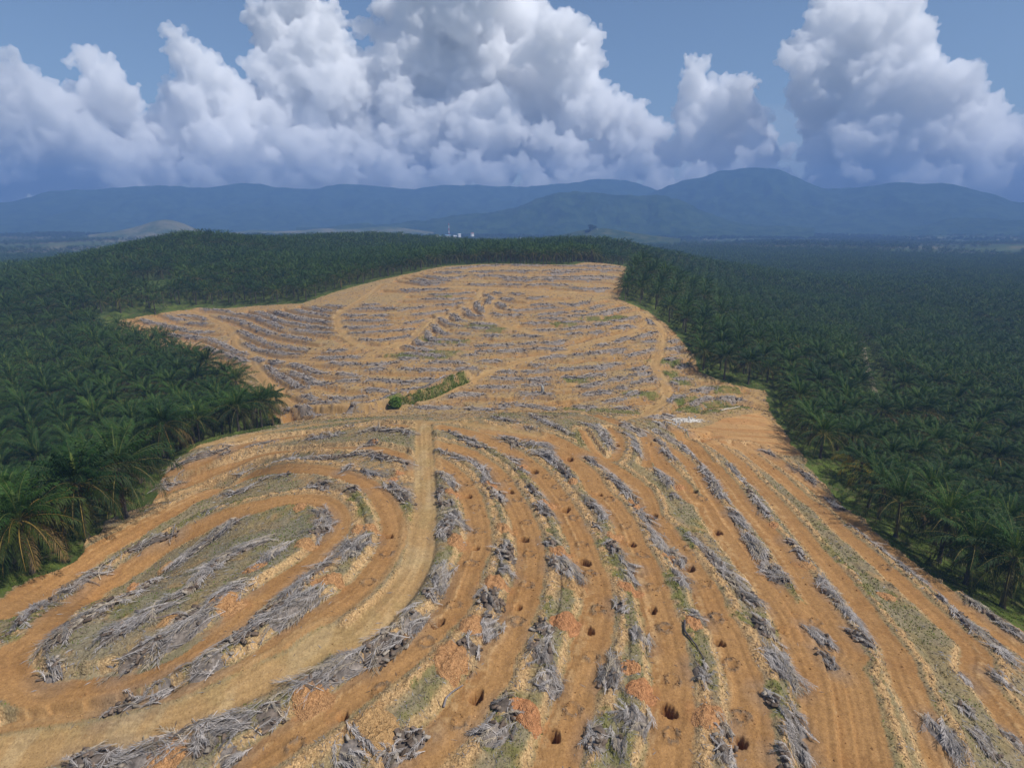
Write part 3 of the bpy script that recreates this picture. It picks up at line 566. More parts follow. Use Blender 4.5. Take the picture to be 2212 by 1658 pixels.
# ------------------------------------------------------------------ the ground sheet (finer where it is looked at)
ang = np.concatenate([np.linspace(-180, -56, 34, endpoint=False), np.linspace(-56, 56, 1240, endpoint=False), np.linspace(56, 180, 34, endpoint=False)])
rad = np.concatenate([np.linspace(2, 36, 20, endpoint=False), np.arange(36, 112, .2), np.arange(112, 200, .3), np.arange(200, 420, .6), np.geomspace(420, 1500, 110, endpoint=False), np.geomspace(1500, 5750, 60)])
A_, R_ = np.meshgrid(np.radians(ang), rad)
gxv = R_ * np.sin(A_); gyv = R_ * np.cos(A_)
na, nr = len(ang), len(rad)
zv = z_base(gxv, gyv)
def inraster(x, y): return (x > RX0) & (x < RX0 + RS * (RW - 2)) & (y > RY0) & (y < RY0 + RS * (RH - 2))
m = inraster(gxv, gyv)
fade = sst(0, 6, gxv - RX0) * sst(0, 6, RX0 + RS * RW - gxv) * sst(0, 3, gyv - RY0) * sst(0, 6, RY0 + RS * RH - gyv)
zv = zv + np.where(m, bil(H, RX0, RY0, RS, gxv, gyv) * fade, 0)
def z_ground(x, y):
    x = np.asarray(x, float); y = np.asarray(y, float)
    return z_base(x, y) + np.where(inraster(x, y), bil(H, RX0, RY0, RS, x, y), 0)
farcol = np.empty(zv.shape + (3,), np.float32); farcol[:] = C(.055, .080, .022)
fn = fbm(gxv / 130, gyv / 130, 71, 4)
farcol = lerp(farcol, C(.085, .115, .035), sst(.45, .6, fn)); farcol = lerp(farcol, C(.20, .17, .085), sst(.60, .68, fbm(gxv / 210, gyv / 210, 75, 3)) * sst(1500, 2000, R_) * .8)
cv = farcol.copy()
i_ = np.clip(((gxv - RX0) / RS + .5).astype(int), 0, RW - 1); j_ = np.clip(((gyv - RY0) / RS + .5).astype(int), 0, RH - 1)
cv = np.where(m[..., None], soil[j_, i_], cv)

def mesh_np(name, V, Fq, mat=None, smooth=False):
    """mesh from arrays; Fq is an (n,3) or (n,4) int array"""
    me = bpy.data.meshes.new(name); V = np.ascontiguousarray(V, np.float32); Fq = np.ascontiguousarray(Fq, np.int32)
    me.vertices.add(len(V)); me.vertices.foreach_set('co', V.ravel()); k = Fq.shape[1]
    me.loops.add(Fq.size); me.loops.foreach_set('vertex_index', Fq.ravel()); me.polygons.add(len(Fq))
    me.polygons.foreach_set('loop_start', np.arange(0, Fq.size, k, dtype=np.int32))
    me.polygons.foreach_set('loop_total', np.full(len(Fq), k, np.int32))
    if smooth: me.polygons.foreach_set('use_smooth', np.ones(len(Fq), bool))
    me.update(calc_edges=True)
    if mat: me.materials.append(mat)
    return me
def col_attr(me, name, c):
    a = me.attributes.new(name, 'FLOAT_COLOR', 'POINT'); c = np.asarray(c, np.float32)
    if c.shape[1] == 3: c = np.hstack([c, np.ones((len(c), 1), np.float32)])
    a.data.foreach_set('color', np.ascontiguousarray(c).ravel())
def link(name, me, parent=None):
    o = bpy.data.objects.new(name, me); COL.objects.link(o)
    if parent is not None: o.parent = parent
    return o
def tag(o, label=None, cat=None, group=None, kind=None):
    if label: o['label'] = label
    if cat: o['category'] = cat
    if group: o['group'] = group
    if kind: o['kind'] = kind
    return o

class N:
    """small helper for node trees"""
    def __init__(s, mat): s.t = mat.node_tree; s.n = s.t.nodes; s.l = s.t.links
    def add(s, ty, **k):
        n = s.n.new(ty)
        for a, b in k.items():
            if a.startswith('i_'): n.inputs[a[2:].replace('_', ' ')].default_value = b
            else: setattr(n, a, b)
        return n
    def ln(s, a, b): s.l.new(a, b)
    def mul(s, a, b, typ='MULTIPLY', fac=1.0):
        n = s.n.new('ShaderNodeMix'); n.data_type = 'RGBA'; n.blend_type = typ; n.inputs[0].default_value = fac
        for v, i in ((a, 6), (b, 7)):
            if hasattr(v, 'is_linked'): s.l.new(v, n.inputs[i])
            else: n.inputs[i].default_value = (*v, 1)
        return n.outputs[2]
    def ramp(s, src, a, b, ca, cb):
        n = s.n.new('ShaderNodeValToRGB'); e = n.color_ramp.elements
        e[0].position, e[1].position = a, b; e[0].color = (*ca, 1); e[1].color = (*cb, 1); s.l.new(src, n.inputs[0]); return n.outputs[0]
    def noise(s, scale, detail=4, rough=.55, vec=None, out='Fac'):
        n = s.n.new('ShaderNodeTexNoise'); n.inputs['Scale'].default_value = scale; n.inputs['Detail'].default_value = detail; n.inputs['Roughness'].default_value = rough
        if vec is None: vec = s.obj()
        s.l.new(vec, n.inputs['Vector']); return n.outputs[out]
    def obj(s):
        if not hasattr(s, '_o'): s._o = s.n.new('ShaderNodeTexCoord').outputs['Object']
        return s._o
def material(name, rough=.9, spec=.2):
    m_ = bpy.data.materials.new(name); m_.use_nodes = True; k = N(m_); b = k.n['Principled BSDF']
    b.inputs['Roughness'].default_value = rough; b.inputs['Specular IOR Level'].default_value = spec
    return m_, k, b

mat_ground, k, b = material('bare_soil', .95, .1)
at = k.add('ShaderNodeAttribute', attribute_name='soil')
ro = at.outputs['Alpha']
def voro(k, scale, feat='F1', vec=None, rnd=1.0):
    n = k.add('ShaderNodeTexVoronoi'); n.feature = feat; n.inputs['Scale'].default_value = scale; n.inputs['Randomness'].default_value = rnd
    k.ln(vec if vec is not None else k.obj(), n.inputs['Vector']); return n
fine = k.ramp(k.noise(3.1, 6, .7), .25, .75, (.72, .70, .68), (1.26, 1.26, 1.26))
speck = k.ramp(k.noise(7.5, 3, .6), .30, .42, (.55, .5, .48), (1, 1, 1))
v1, v2 = voro(k, 3.4), voro(k, 7.5)
cl1 = k.ramp(v1.outputs['Distance'], .25, .8, (1.12, 1.12, 1.11), (.76, .73, .70)); cl2 = k.ramp(v2.outputs['Distance'], .2, .8, (1.12, 1.12, 1.11), (.74, .71, .68))
cells = k.ramp(v2.outputs['Color'], .1, .9, (.84, .82, .80), (1.2, 1.19, 1.17))
clods = k.mul(k.mul(cl1, cl2), cells)
mx = k.add('ShaderNodeMix'); mx.data_type = 'RGBA'; k.ln(ro, mx.inputs[0]); mx.inputs[6].default_value = (1, 1, 1, 1); k.ln(clods, mx.inputs[7])
c = k.mul(k.mul(k.mul(at.outputs['Color'], fine), speck), mx.outputs[2])
k.ln(c, b.inputs['Base Color'])
def math_(k, op, a_, b_):
    n = k.add('ShaderNodeMath', operation=op)
    for v, i in ((a_, 0), (b_, 1)):
        if hasattr(v, 'is_linked'): k.ln(v, n.inputs[i])
        else: n.inputs[i].default_value = v
    return n.outputs[0]
hgt = math_(k, 'ADD', math_(k, 'MULTIPLY', math_(k, 'ADD', v1.outputs['Distance'], math_(k, 'MULTIPLY', v2.outputs['Distance'], .5)), math_(k, 'MULTIPLY', ro, -1.1)), k.noise(2.6, 7, .68))
bu = k.add('ShaderNodeBump'); bu.inputs['Strength'].default_value = .6; bu.inputs['Distance'].default_value = .14
k.ln(hgt, bu.inputs['Height']); k.ln(bu.outputs[0], b.inputs['Normal'])

idx = np.arange(nr * na).reshape(nr, na)
q0 = idx[:-1, :]; q1 = np.roll(idx, -1, 1)[:-1, :]; q2 = np.roll(idx, -1, 1)[1:, :]; q3 = idx[1:, :]
quads = np.stack([q0, q3, q2, q1], -1).reshape(-1, 4)
V = np.stack([gxv, gyv, zv], -1).reshape(-1, 3)
V = np.vstack([V, [[0, 0, float(zv[0].mean())]]])
me = mesh_np('ground', V, quads, mat_ground, True)
rgh = np.clip(.22 + .55 * (1 - smooth) + .5 * np.clip(spoil + bface, 0, 1) * lane_on + .4 * RINGM, 0, 1) * (1 - .75 * np.clip(GRASSM, 0, 1)) * np.where(INC, 1, .3) * (.45 + .55 * NEAR)
av = np.where(m, rgh[j_, i_], .2).reshape(-1, 1)
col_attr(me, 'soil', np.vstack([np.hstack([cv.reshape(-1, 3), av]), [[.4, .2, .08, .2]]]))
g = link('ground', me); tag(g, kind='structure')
# ------------------------------------------------------------------ oil palms
class Acc:
    """collects quads / triangles (as quads with a repeated corner split off) and a colour per vertex"""
    def __init__(s): s.v = []; s.f = []; s.c = []; s.n = 0
    def quads(s, Q, col):
        """Q (n,4,3), col (n,3) or (3,)"""
        n = len(Q)
        if n == 0: return
        s.v.append(Q.reshape(-1, 3)); s.f.append(np.arange(4 * n).reshape(n, 4) + s.n); s.n += 4 * n
        col = np.broadcast_to(np.asarray(col, float), (n, 3)); s.c.append(np.repeat(col, 4, 0))
    def grid(s, G, col):
        """G (m,n,3) vertex grid"""
        m_, n_ = G.shape[:2]; i = np.arange(m_ * n_).reshape(m_, n_) + s.n
        s.v.append(G.reshape(-1, 3)); s.n += m_ * n_
        s.f.append(np.stack([i[:-1, :-1], i[:-1, 1:], i[1:, 1:], i[1:, :-1]], -1).reshape(-1, 4))
        col = np.asarray(col, float); s.c.append(np.broadcast_to(col, (m_, n_, 3)).reshape(-1, 3) if col.ndim < 3 else col.reshape(-1, 3))
    def mesh(s, name, mat, smooth=False, off=None):
        V = np.vstack(s.v)
        if off is not None: V = V - np.asarray(off)
        me = mesh_np(name, V, np.vstack(s.f), mat, smooth); col_attr(me, 'tint', np.vstack(s.c)); return me
def nrm(a): return a / np.maximum(np.linalg.norm(a, axis=-1, keepdims=True), 1e-9)

def frond(acc, acc_r, base, az, e0, bend, L, pairs, lw, ll, col, rcol, R, hang=.5, petiole=.16, rw=.07):
    n = 14
    t = np.linspace(0, 1, n); e = e0 - bend * t ** 1.25
    tw = (R.random() - .5) * .5 * t ** 2
    d = np.stack([np.cos(e) * np.cos(az + tw), np.cos(e) * np.sin(az + tw), np.sin(e)], -1)
    P = base + np.vstack([[0, 0, 0], np.cumsum(d[:-1] * (L / (n - 1)), 0)])
    side = np.stack([-np.sin(az + tw), np.cos(az + tw), 0 * t], -1); up = nrm(np.cross(d, side))
    roll = (R.random() - .5) * .7
    side, up = side * math.cos(roll) + up * math.sin(roll), up * math.cos(roll) - side * math.sin(roll)
    w = rw * (1 - .8 * t)[:, None]
    acc_r.grid(np.stack([P - side * w, P + up * w * .6, P + side * w], 1), rcol)
    tl = np.linspace(petiole, .995, pairs); q = tl * (n - 1); i = np.clip(q.astype(int), 0, n - 2); a = (q - i)[:, None]
    p = P[i] * (1 - a) + P[i + 1] * a; dd = nrm(d[i] * (1 - a) + d[i + 1] * a); ss = nrm(side[i] * (1 - a) + side[i + 1] * a); uu = nrm(up[i] * (1 - a) + up[i + 1] * a)
    prof = np.clip(1.15 * np.sin(np.clip(tl * .80 + .18, 0, 1) * PI) ** .55, .25, 1)[:, None]
    Qs = []; cs = []
    for sg in (-1, 1):
        k = R.random((pairs, 1)); lift = (R.random((pairs, 1)) - .50) * .9
        ld = nrm(ss * sg * (.85 + .2 * k) + dd * (.45 + .55 * tl[:, None]) + uu * lift)
        l = ll * prof * (.8 + .4 * R.random((pairs, 1)))
        m_ = p + ld * l * .5; tip = p + ld * l * .86; tip[:, 2:] -= l * hang * (.6 + .5 * k); m_[:, 2:] -= l * hang * .12
        wv = dd * lw * (.75 + .5 * R.random((pairs, 1)))
        Qs.append(np.stack([p, m_ - wv, tip, m_ + wv], 1)); cs.append(np.asarray(col)[None] * (.8 + .4 * R.random((pairs, 1))))
    acc.quads(np.concatenate(Qs), np.concatenate(cs))

def leaf_col(age, R):
    a = np.array([.036, .080, .017]); b = np.array([.019, .042, .011]); y = np.array([.105, .090, .030])
    c = a + (b - a) * min(age * 1.6, 1)
    if age > .75: c = c + (y - c) * R.random() * .7
    if age > .86 and R.random() < .3: c = np.array([.16, .115, .06])
    return c * (.85 + .3 * R.random())

def crown(seed, nf, L, pairs, lw, ll, z0, yellow=0.0, droop=0.0, split=True):
    R = np.random.default_rng(seed)
    up, sk, sp = Acc(), Acc(), Acc()
    for k in range(nf):
        age = k / (nf - 1.0); az = k * 2.39996 + R.random() * .35
        e0 = math.radians(84 - 100 * age ** 1.15 + R.normal() * 5 - droop * 20 * age); bend = math.radians(46 + 72 * age * (1 - .35 * age) + R.normal() * 9)
        bend = min(bend, max(math.radians(86) + e0, .35))
        l = L * (.72 + .34 * min(age * 3, 1)) * (.92 + .16 * R.random())
        c = leaf_col(age, R); rc = np.array([.12, .15, .045]) if age < .5 else np.array([.20, .17, .06])
        if yellow and age > .45: c = c + (np.array([.42, .30, .035]) - c) * yellow * (1.0 if yellow > .6 else .45) * R.random(); rc = np.array([.33, .215, .055]) if yellow > .3 else np.array([.25, .175, .05])
        tgt = sk if (split and age > .74) else up
        b = np.array([math.cos(az) * .22, math.sin(az) * .22, z0 + .35 - .7 * age])
        frond(tgt, tgt, b, az, e0, bend, l, pairs, lw, ll, c, rc, R, .55 + .35 * age, rw=.06)
    for k in range(2):
        frond(sp if split else up, sp if split else up, np.array([0, 0, z0 + .4]), k * 2.1, math.radians(86 - 5 * k), math.radians(8), L * .5, max(4, pairs // 2), lw, ll * .3, np.array([.15, .20, .05]), np.array([.2, .24, .07]), R, .1)
    return up, sk, sp
def trunk(acc, h, seed, sides=9, r=.33):
    R = np.random.default_rng(seed); n = max(3, int(h * 2.2)); z = np.linspace(-.6, h, n)
    th = np.linspace(0, 2 * PI, sides + 1)
    rr = (r * (1.25 - .5 * sst(0, 1.2, z) + .22 * sst(h - 2.2, h, z)))[:, None] * (1 + .30 * (R.random((n, sides + 1)) - .5)); rr[:, -1] = rr[:, 0]
    G = np.stack([rr * np.cos(th), rr * np.sin(th), np.broadcast_to(z[:, None], rr.shape)], -1)
    col = np.array([.115, .095, .072]) * (.6 + .8 * R.random((n, sides + 1, 1))); acc.grid(G, col)
    m_ = int(h * 9)      # stubs of cut fronds
    a = R.random(m_) * 2 * PI; zz = .5 + R.random(m_) * (h - .3); o = np.stack([np.cos(a), np.sin(a), 0 * a], -1); s = np.stack([-np.sin(a), np.cos(a), 0 * a], -1)
    p = o * r * .9 + np.stack([0 * a, 0 * a, zz], -1); u = np.array([0, 0, 1.])
    acc.quads(np.stack([p - s * .09, p + s * .09, p + o * .22 + u * .28 + s * .04, p + o * .22 + u * .28 - s * .04], 1), np.array([.15, .12, .085]) * (.6 + .7 * R.random((m_, 1))))

def leaf_mat(name, rough=.55, spec=.12, trans=.12):
    m_, k, b = material(name, rough, spec)
    at = k.add('ShaderNodeAttribute', attribute_name='tint'); oi = k.add('ShaderNodeObjectInfo')
    v = k.ramp(oi.outputs['Random'], 0, 1, (.62, .68, .78), (1.38, 1.26, .95))
    c = k.mul(at.outputs['Color'], v)
    k.ln(c, b.inputs['Base Color'])
    tr = k.add('ShaderNodeBsdfTranslucent'); k.ln(k.mul(c, (1.5, 1.7, .7)), tr.inputs['Color'])
    mx = k.add('ShaderNodeMixShader'); mx.inputs[0].default_value = trans; k.ln(b.outputs[0], mx.inputs[1]); k.ln(tr.outputs[0], mx.inputs[2])
    k.ln(mx.outputs[0], k.n['Material Output'].inputs['Surface']); return m_
mat_leaf = leaf_mat('palm_leaf')
mat_bark, k, b = material('palm_bark', .95, .1); at = k.add('ShaderNodeAttribute', attribute_name='tint'); k.ln(k.mul(at.outputs['Color'], k.ramp(k.noise(9, 4), .3, .7, (.6, .6, .6), (1.3, 1.3, 1.3))), b.inputs['Base Color'])

NPROTO = 5
PROTO = []
for k_ in range(NPROTO):
    h = [6.4, 7.4, 5.8, 7.0, 8.0][k_]; u, s, p = crown(100 + k_, 36, 6.5, 36, .058, .98, h); t = Acc(); trunk(t, h, 5 + k_)
    PROTO.append(dict(trunk=t.mesh('trunk', mat_bark), crown=u.mesh('crown', mat_leaf), lower_fronds=s.mesh('lower_fronds', mat_leaf), spear_leaf=p.mesh('spear_leaf', mat_leaf)))
def special(seed, h, yellow, droop, L=6.3, nf=36):
    u, s, p = crown(seed, nf, L, 38, .07, 1.2, h, yellow, droop); t = Acc(); trunk(t, h, seed)
    return dict(trunk=t.mesh('trunk', mat_bark), crown=u.mesh('crown', mat_leaf), lower_fronds=s.mesh('lower_fronds', mat_leaf), spear_leaf=p.mesh('spear_leaf', mat_leaf))
PROTO.append(special(301, 7.4, .12, .9, 6.4, 46))           # yellowed ribs, near left rim
PROTO.append(special(302, 7.4, .55, 1.0, 5.2, 30))  # the lone drooping palm
PROTO.append(special(303, 5.2, 1.0, .3, 5.4, 26))   # yellow palm on the right rim
# plantation grid
def tri_grid(s, x0, x1, y0, y1, rot):
    c, sn = math.cos(rot), math.sin(rot); e = max(abs(x0), abs(x1), abs(y0), abs(y1)) * 1.5; n = int(2 * e / s)
    i, j = np.meshgrid(np.arange(n), np.arange(int(n / .866))); u = -e + s * (i + .5 * (j % 2)); v = -e + s * .866 * j
    x = (u * c - v * sn).ravel(); y = (u * sn + v * c).ravel(); k = (x > x0) & (x < x1) & (y > y0) & (y < y1); return x[k], y[k]
px, py = tri_grid(9.2, -1250, 1250, 20, 1700, .21)
rr = np.hypot(px, py); az = np.degrees(np.arctan2(px, py)); kp = (np.abs(az) < np.where(rr < 150, 60, 50)) & (rr < 1700)
px, py, rr = px[kp], py[kp], rr[kp]
px = px + rng.normal(0, .5, len(px)); py = py + rng.normal(0, .5, len(py))
edge_pts = np.vstack([dense(np.vstack([clear_w[:-3], ]), 1.0)])
def edge_dist(x, y):
    d = np.full(len(x), 1e9)
    for s in range(0, len(edge_pts), 40):
        q = edge_pts[s:s + 40]; d = np.minimum(d, np.hypot(x[:, None] - q[:, 0], y[:, None] - q[:, 1]).min(1))
    return d
ed = edge_dist(px, py); ok = ~inside(clear_w, px, py) & (ed > 2.6)
gaps = [ground(np.array(q, float)) for q in ([(283, 645), (300, 612), (380, 600), (400, 612), (350, 640)], [(205, 694), (215, 678), (290, 676), (300, 690)])]
for q in gaps: ok &= ~inside(q, px, py)
gl = dense(np.array([at_z(np.array([fx, fy], float), z)  for fx, fy, z in [(1868, 735, 10), (1876, 790, 11), (1888, 840, 12.), (1900, 880, 13)]]), 2)
for q in gl: ok &= np.hypot(px - q[0], py - q[1]) > 5.2
ok &= ~((py < 40) & (np.abs(px) < 60))
ok &= rng.random(len(px)) > .02
px, py, rr, ed = px[ok], py[ok], rr[ok], ed[ok]
# palms one can single out on the rims: (photo point of the foot, proto, scale, rot, label)
SOLO = [((70, 1238), 5, 1.2, .3, "nearest oil palm at the left edge, foot in grass, yellow ribs hanging"),
 ((190, 1166), 5, 1.35, 2.1, "tall oil palm with long yellow ribs, second nearest on the left rim"),
 ((272, 1118), 0, 1.45, 4.0, "broad dark oil palm leaning over the bare field at the front left corner"),
 ((364, 992), 5, 1.2, 1.0, "oil palm with a skirt of yellow ribs beside the grass notch on the left rim"),
 ((590, 916), 6, 1.15, .6, "lone slender oil palm with drooping crown at the tip of the left plantation"),
 ((1855, 1046), 7, 1.15, .2, "yellowing oil palm with bright yellow lower fronds on the right rim"),
 ((2028, 1214), 1, 1.25, 1.2, "oil palm with a clear leaning trunk on the right rim above the shaded grass"),
 ((2085, 1262), 2, 1.3, 2.4, "oil palm on the right rim between the leaning clear trunk and the lowest palm"),
 ((2165, 1310), 3, 1.35, 3.1, "lowest oil palm on the right rim, nearest the frame edge, with a bare dark trunk"),
 ((1564, 820), 1, 1.12, .4, "oil palm with a pale bare trunk on the point of the right plantation"),
 ((1616, 829), 3, 1.15, 2.0, "second pale trunked oil palm on the point, by the end of the track"),
 ((1519, 799), 0, 1.12, 5.0, "oil palm with hanging fronds on the right rim just above the point")]
solo_w = ground(np.array([s[0] for s in SOLO], float))
for i_, q in enumerate(solo_w):
    k = np.hypot(px - q[0], py - q[1]) > (11.0 if i_ == 4 else 6.0); px, py, rr, ed = px[k], py[k], rr[k], ed[k]
pz = z_ground(px, py)
ix, iy, dep = to_img(np.stack([px, py, pz + 7], -1))
inf = (ix > -90) & (ix < 2300) & (iy < 1720) & (dep > 0)
order = np.argsort(np.where(inf, rr, 1e9))
NIND = 288
near = order[:NIND]; rest = np.setdiff1d(np.arange(len(px)), near)
ORD = 'first second third fourth fifth sixth seventh eighth ninth tenth eleventh twelfth thirteenth fourteenth fifteenth sixteenth seventeenth eighteenth nineteenth twentieth'.split()
def ordinal(i):
    if i < 20: return ORD[i]
    tens = 'twenty thirty forty fifty sixty seventy eighty ninety'.split()[i // 10 - 2 + (1 if i % 10 == 9 else 0)] if False else None
    t_ = ['twenty', 'thirty', 'forty', 'fifty', 'sixty', 'seventy', 'eighty', 'ninety'][(i + 1) // 10 - 2]; u_ = (i + 1) % 10
    return t_ + '-' + ORD[u_ - 1] if u_ else t_[:-1] + 'ieth'
def place_palm(x, y, proto, scale, rot, label, group, tilt=0.0):
    e = bpy.data.objects.new('oil_palm', None); COL.objects.link(e); e.empty_display_size = .5
    e.location = (x, y, float(z_ground(x, y)) - .1); e.rotation_euler = (tilt * math.cos(rot), tilt * math.sin(rot), rot); e.scale = (scale,) * 3
    for nm, me_ in PROTO[proto].items(): link(nm, me_, e)
    return tag(e, label, 'oil palm', group)
for (pt, pr, sc, ro, lb), q in zip(SOLO, solo_w): place_palm(q[0], q[1], pr, sc, ro, lb, 'oil palms on the rim of the clearing')
near = sorted(near, key=lambda i: rr[i])
pr_ = np.vstack([gl]); T_ = np.gradient(pr_, axis=0); T_ /= np.hypot(T_[:, :1], T_[:, 1:]); N_ = np.stack([-T_[:, 1], T_[:, 0]], -1); G_ = np.stack([pr_ - N_ * 1.1, pr_, pr_ + N_ * 1.1], 1)
ac_ = Acc(); ac_.grid(np.concatenate([G_, (z_ground(G_[..., 0], G_[..., 1]) + .08)[..., None]], -1), (.40, .32, .22)); mat_path, k, b = material('pale_path', .95, .1); k.ln(k.ramp(k.noise(.9, 5), .35, .65, (.09, .09, .04), (.34, .27, .18)), b.inputs['Base Color'])
tag(link('path', ac_.mesh('path', mat_path, True)), kind='structure')
cnt = {}
for n_, i in enumerate(near):
    sd = 'left' if px[i] < 0 else 'right'
    if ed[i] < 8.5:
        k = cnt.get(sd, 0); cnt[sd] = k + 1
        lab = f"oil palm on the {sd} rim of the bare field, {ordinal(k)} in line from the camera"; grp = f'oil palms along the {sd} rim'
    else:
        b_ = int((ed[i] - 8.5) // 8); b_ = min(b_, 5)
        dn = 'near' if rr[i] < 105 else ('middle' if rr[i] < 135 else 'rear')
        lab = f"{sd} plantation oil palm, {['one row', 'two rows', 'three rows', 'four rows', 'five rows', 'many rows'][b_]} behind the rim, {dn} part"; grp = f'{dn} oil palms {b_ + 1} rows inside the {sd} plantation'
    place_palm(px[i], py[i], int(rng.integers(0, NPROTO)), (1.0 if px[i] > 0 else 1.12) * (.88 + .3 * rng.random()), rng.random() * 6.28, lab, grp, rng.normal(0, .04))

def gn_scatter(name, P, rot, scl, kind, objs):
    """ONE object that draws copies of a few source meshes on its points"""
    me_ = bpy.data.meshes.new(name); me_.vertices.add(len(P)); me_.vertices.foreach_set('co', np.ascontiguousarray(P, np.float32).ravel())
    for nm, ty, a in (('rot', 'FLOAT', rot), ('scl', 'FLOAT', scl), ('kind_index', 'INT', kind)):
        at_ = me_.attributes.new(nm, ty, 'POINT'); at_.data.foreach_set('value', np.ascontiguousarray(a, np.float32 if ty == 'FLOAT' else np.int32))
    o = link(name, me_)
    src = bpy.data.collections.new(name + '_source')
    for i, ob in enumerate(objs): src.objects.link(ob)
    ng = bpy.data.node_groups.new(name + '_scatter', 'GeometryNodeTree')
    ng.interface.new_socket('Geometry', in_out='INPUT', socket_type='NodeSocketGeometry'); ng.interface.new_socket('Geometry', in_out='OUTPUT', socket_type='NodeSocketGeometry')
    nd, lk = ng.nodes, ng.links
    gi, go = nd.new('NodeGroupInput'), nd.new('NodeGroupOutput'); ci = nd.new('GeometryNodeCollectionInfo'); ci.inputs[0].default_value = src; ci.inputs[1].default_value = True; ci.inputs[2].default_value = True
    ip = nd.new('GeometryNodeInstanceOnPoints'); ip.inputs['Pick Instance'].default_value = True
    def na_(nm, ty):
        q = nd.new('GeometryNodeInputNamedAttribute'); q.data_type = ty; q.inputs[0].default_value = nm; return q.outputs[0]
    cx = nd.new('ShaderNodeCombineXYZ'); lk.new(na_('rot', 'FLOAT'), cx.inputs[2])
    mp = nd.new('GeometryNodeMeshToPoints')
    lk.new(gi.outputs[0], mp.inputs[0]); lk.new(mp.outputs[0], ip.inputs['Points']); lk.new(ci.outputs[0], ip.inputs['Instance']); lk.new(na_('kind_index', 'INT'), ip.inputs['Instance Index'])
    lk.new(cx.outputs[0], ip.inputs['Rotation']); lk.new(na_('scl', 'FLOAT'), ip.inputs['Scale']); lk.new(ip.outputs[0], go.inputs[0])
    md = o.modifiers.new('scatter', 'NODES'); md.node_group = ng
    return o
def joined(name, accs_mats):
    me_ = None; Vs, Fs, Cs, Ms = [], [], [], []; n = 0
    for i, (ac, m_) in enumerate(accs_mats):
        V_ = np.vstack(ac.v); F_ = np.vstack(ac.f); Vs.append(V_); Fs.append(F_ + n); Cs.append(np.vstack(ac.c)); Ms.append(np.full(len(F_), i, np.int32)); n += len(V_)
    me_ = mesh_np(name, np.vstack(Vs), np.vstack(Fs)); col_attr(me_, 'tint', np.vstack(Cs))
    for _, m_ in accs_mats: me_.materials.append(m_)
    me_.polygons.foreach_set('material_index', np.concatenate(Ms)); return bpy.data.objects.new(name, me_)
LOD = []
for k_ in range(4):      # names sort in order: hi 0..3, mid 4..6, low 7..9
    h = [6.4, 7.4, 5.8, 7.0][k_]; u, s, p = crown(400 + k_, 34, 6.5, 26, .072, .98, h, split=False); t = Acc(); trunk(t, h, 9 + k_, 7); LOD.append(joined(f'palm_a{k_}', [(u, mat_leaf), (t, mat_bark)]))
for k_ in range(3):
    h = [6.4, 7.4, 5.8][k_]; u, s, p = crown(420 + k_, 27, 6.5, 11, .15, .95, h, split=False); t = Acc(); trunk(t, h, 9 + k_, 4); LOD.append(joined(f'palm_b{k_}', [(u, mat_leaf), (t, mat_bark)]))
for k_ in range(3):
    h = [6.4, 7.4, 5.8][k_]; u, s, p = crown(440 + k_, 18, 6.5, 5, .36, 1.05, h, split=False); t = Acc(); trunk(t, h, 9 + k_, 4); LOD.append(joined(f'palm_c{k_}', [(u, mat_leaf), (t, mat_bark)]))
r_ = rr[rest]; kd = np.where(r_ < 260, rng.integers(0, 4, len(rest)), np.where(r_ < 620, rng.integers(4, 7, len(rest)), rng.integers(7, 10, len(rest))))
hn = fbm(px[rest] / 90, py[rest] / 90, 201, 3)
pl = gn_scatter('oil_palm_plantation', np.stack([px[rest], py[rest], pz[rest] - .1], -1), rng.random(len(rest)) * 6.28, .74 + .42 * hn + .26 * rng.random(len(rest)), kd, LOD)
tag(pl, 'dense dark green oil palm plantation spreading around and behind the bare clearing', 'palm plantation', None, 'stuff')
print('palms', len(near) + len(SOLO), 'rest', len(rest))
# ------------------------------------------------------------------ dead fronds, trunk pieces, soil mounds
def simple_mat(name, rough=.9, spec=.15, nscale=6.0, lo=.7, hi=1.25):
    m_, k, b = material(name, rough, spec); at = k.add('ShaderNodeAttribute', attribute_name='tint')
    k.ln(k.mul(at.outputs['Color'], k.ramp(k.noise(nscale, 4, .6), .3, .7, (lo,) * 3, (hi,) * 3)), b.inputs['Base Color']); return m_
mat_dead = simple_mat('dead_frond', .75, .3, 3.0, .78, 1.2)
mat_chunk = simple_mat('palm_trunk_wood', .95, .1, 5.0, .55, 1.35)
mat_debris = simple_mat('plant_debris', .95, .1, 2.5, .55, 1.4)
mat_mound = simple_mat('loose_red_soil', .95, .05, 3.0, .72, 1.25)
k = N(mat_mound); bm_ = k.n['Principled BSDF']; vv = voro(k, 8.5); bu = k.add('ShaderNodeBump'); bu.inputs['Strength'].default_value = .8; bu.inputs['Distance'].default_value = .14; bu.invert = True
k.ln(vv.outputs['Distance'], bu.inputs['Height']); k.ln(bu.outputs[0], bm_.inputs['Normal']); src_ = bm_.inputs['Base Color'].links[0].from_socket
k.ln(k.mul(k.mul(src_, k.ramp(vv.outputs['Distance'], .25, .8, (1.1, 1.1, 1.1), (.7, .66, .64))), k.ramp(vv.outputs['Color'], .1, .9, (.93, .93, .93), (1.07, 1.07, 1.07))), bm_.inputs['Base Color'])

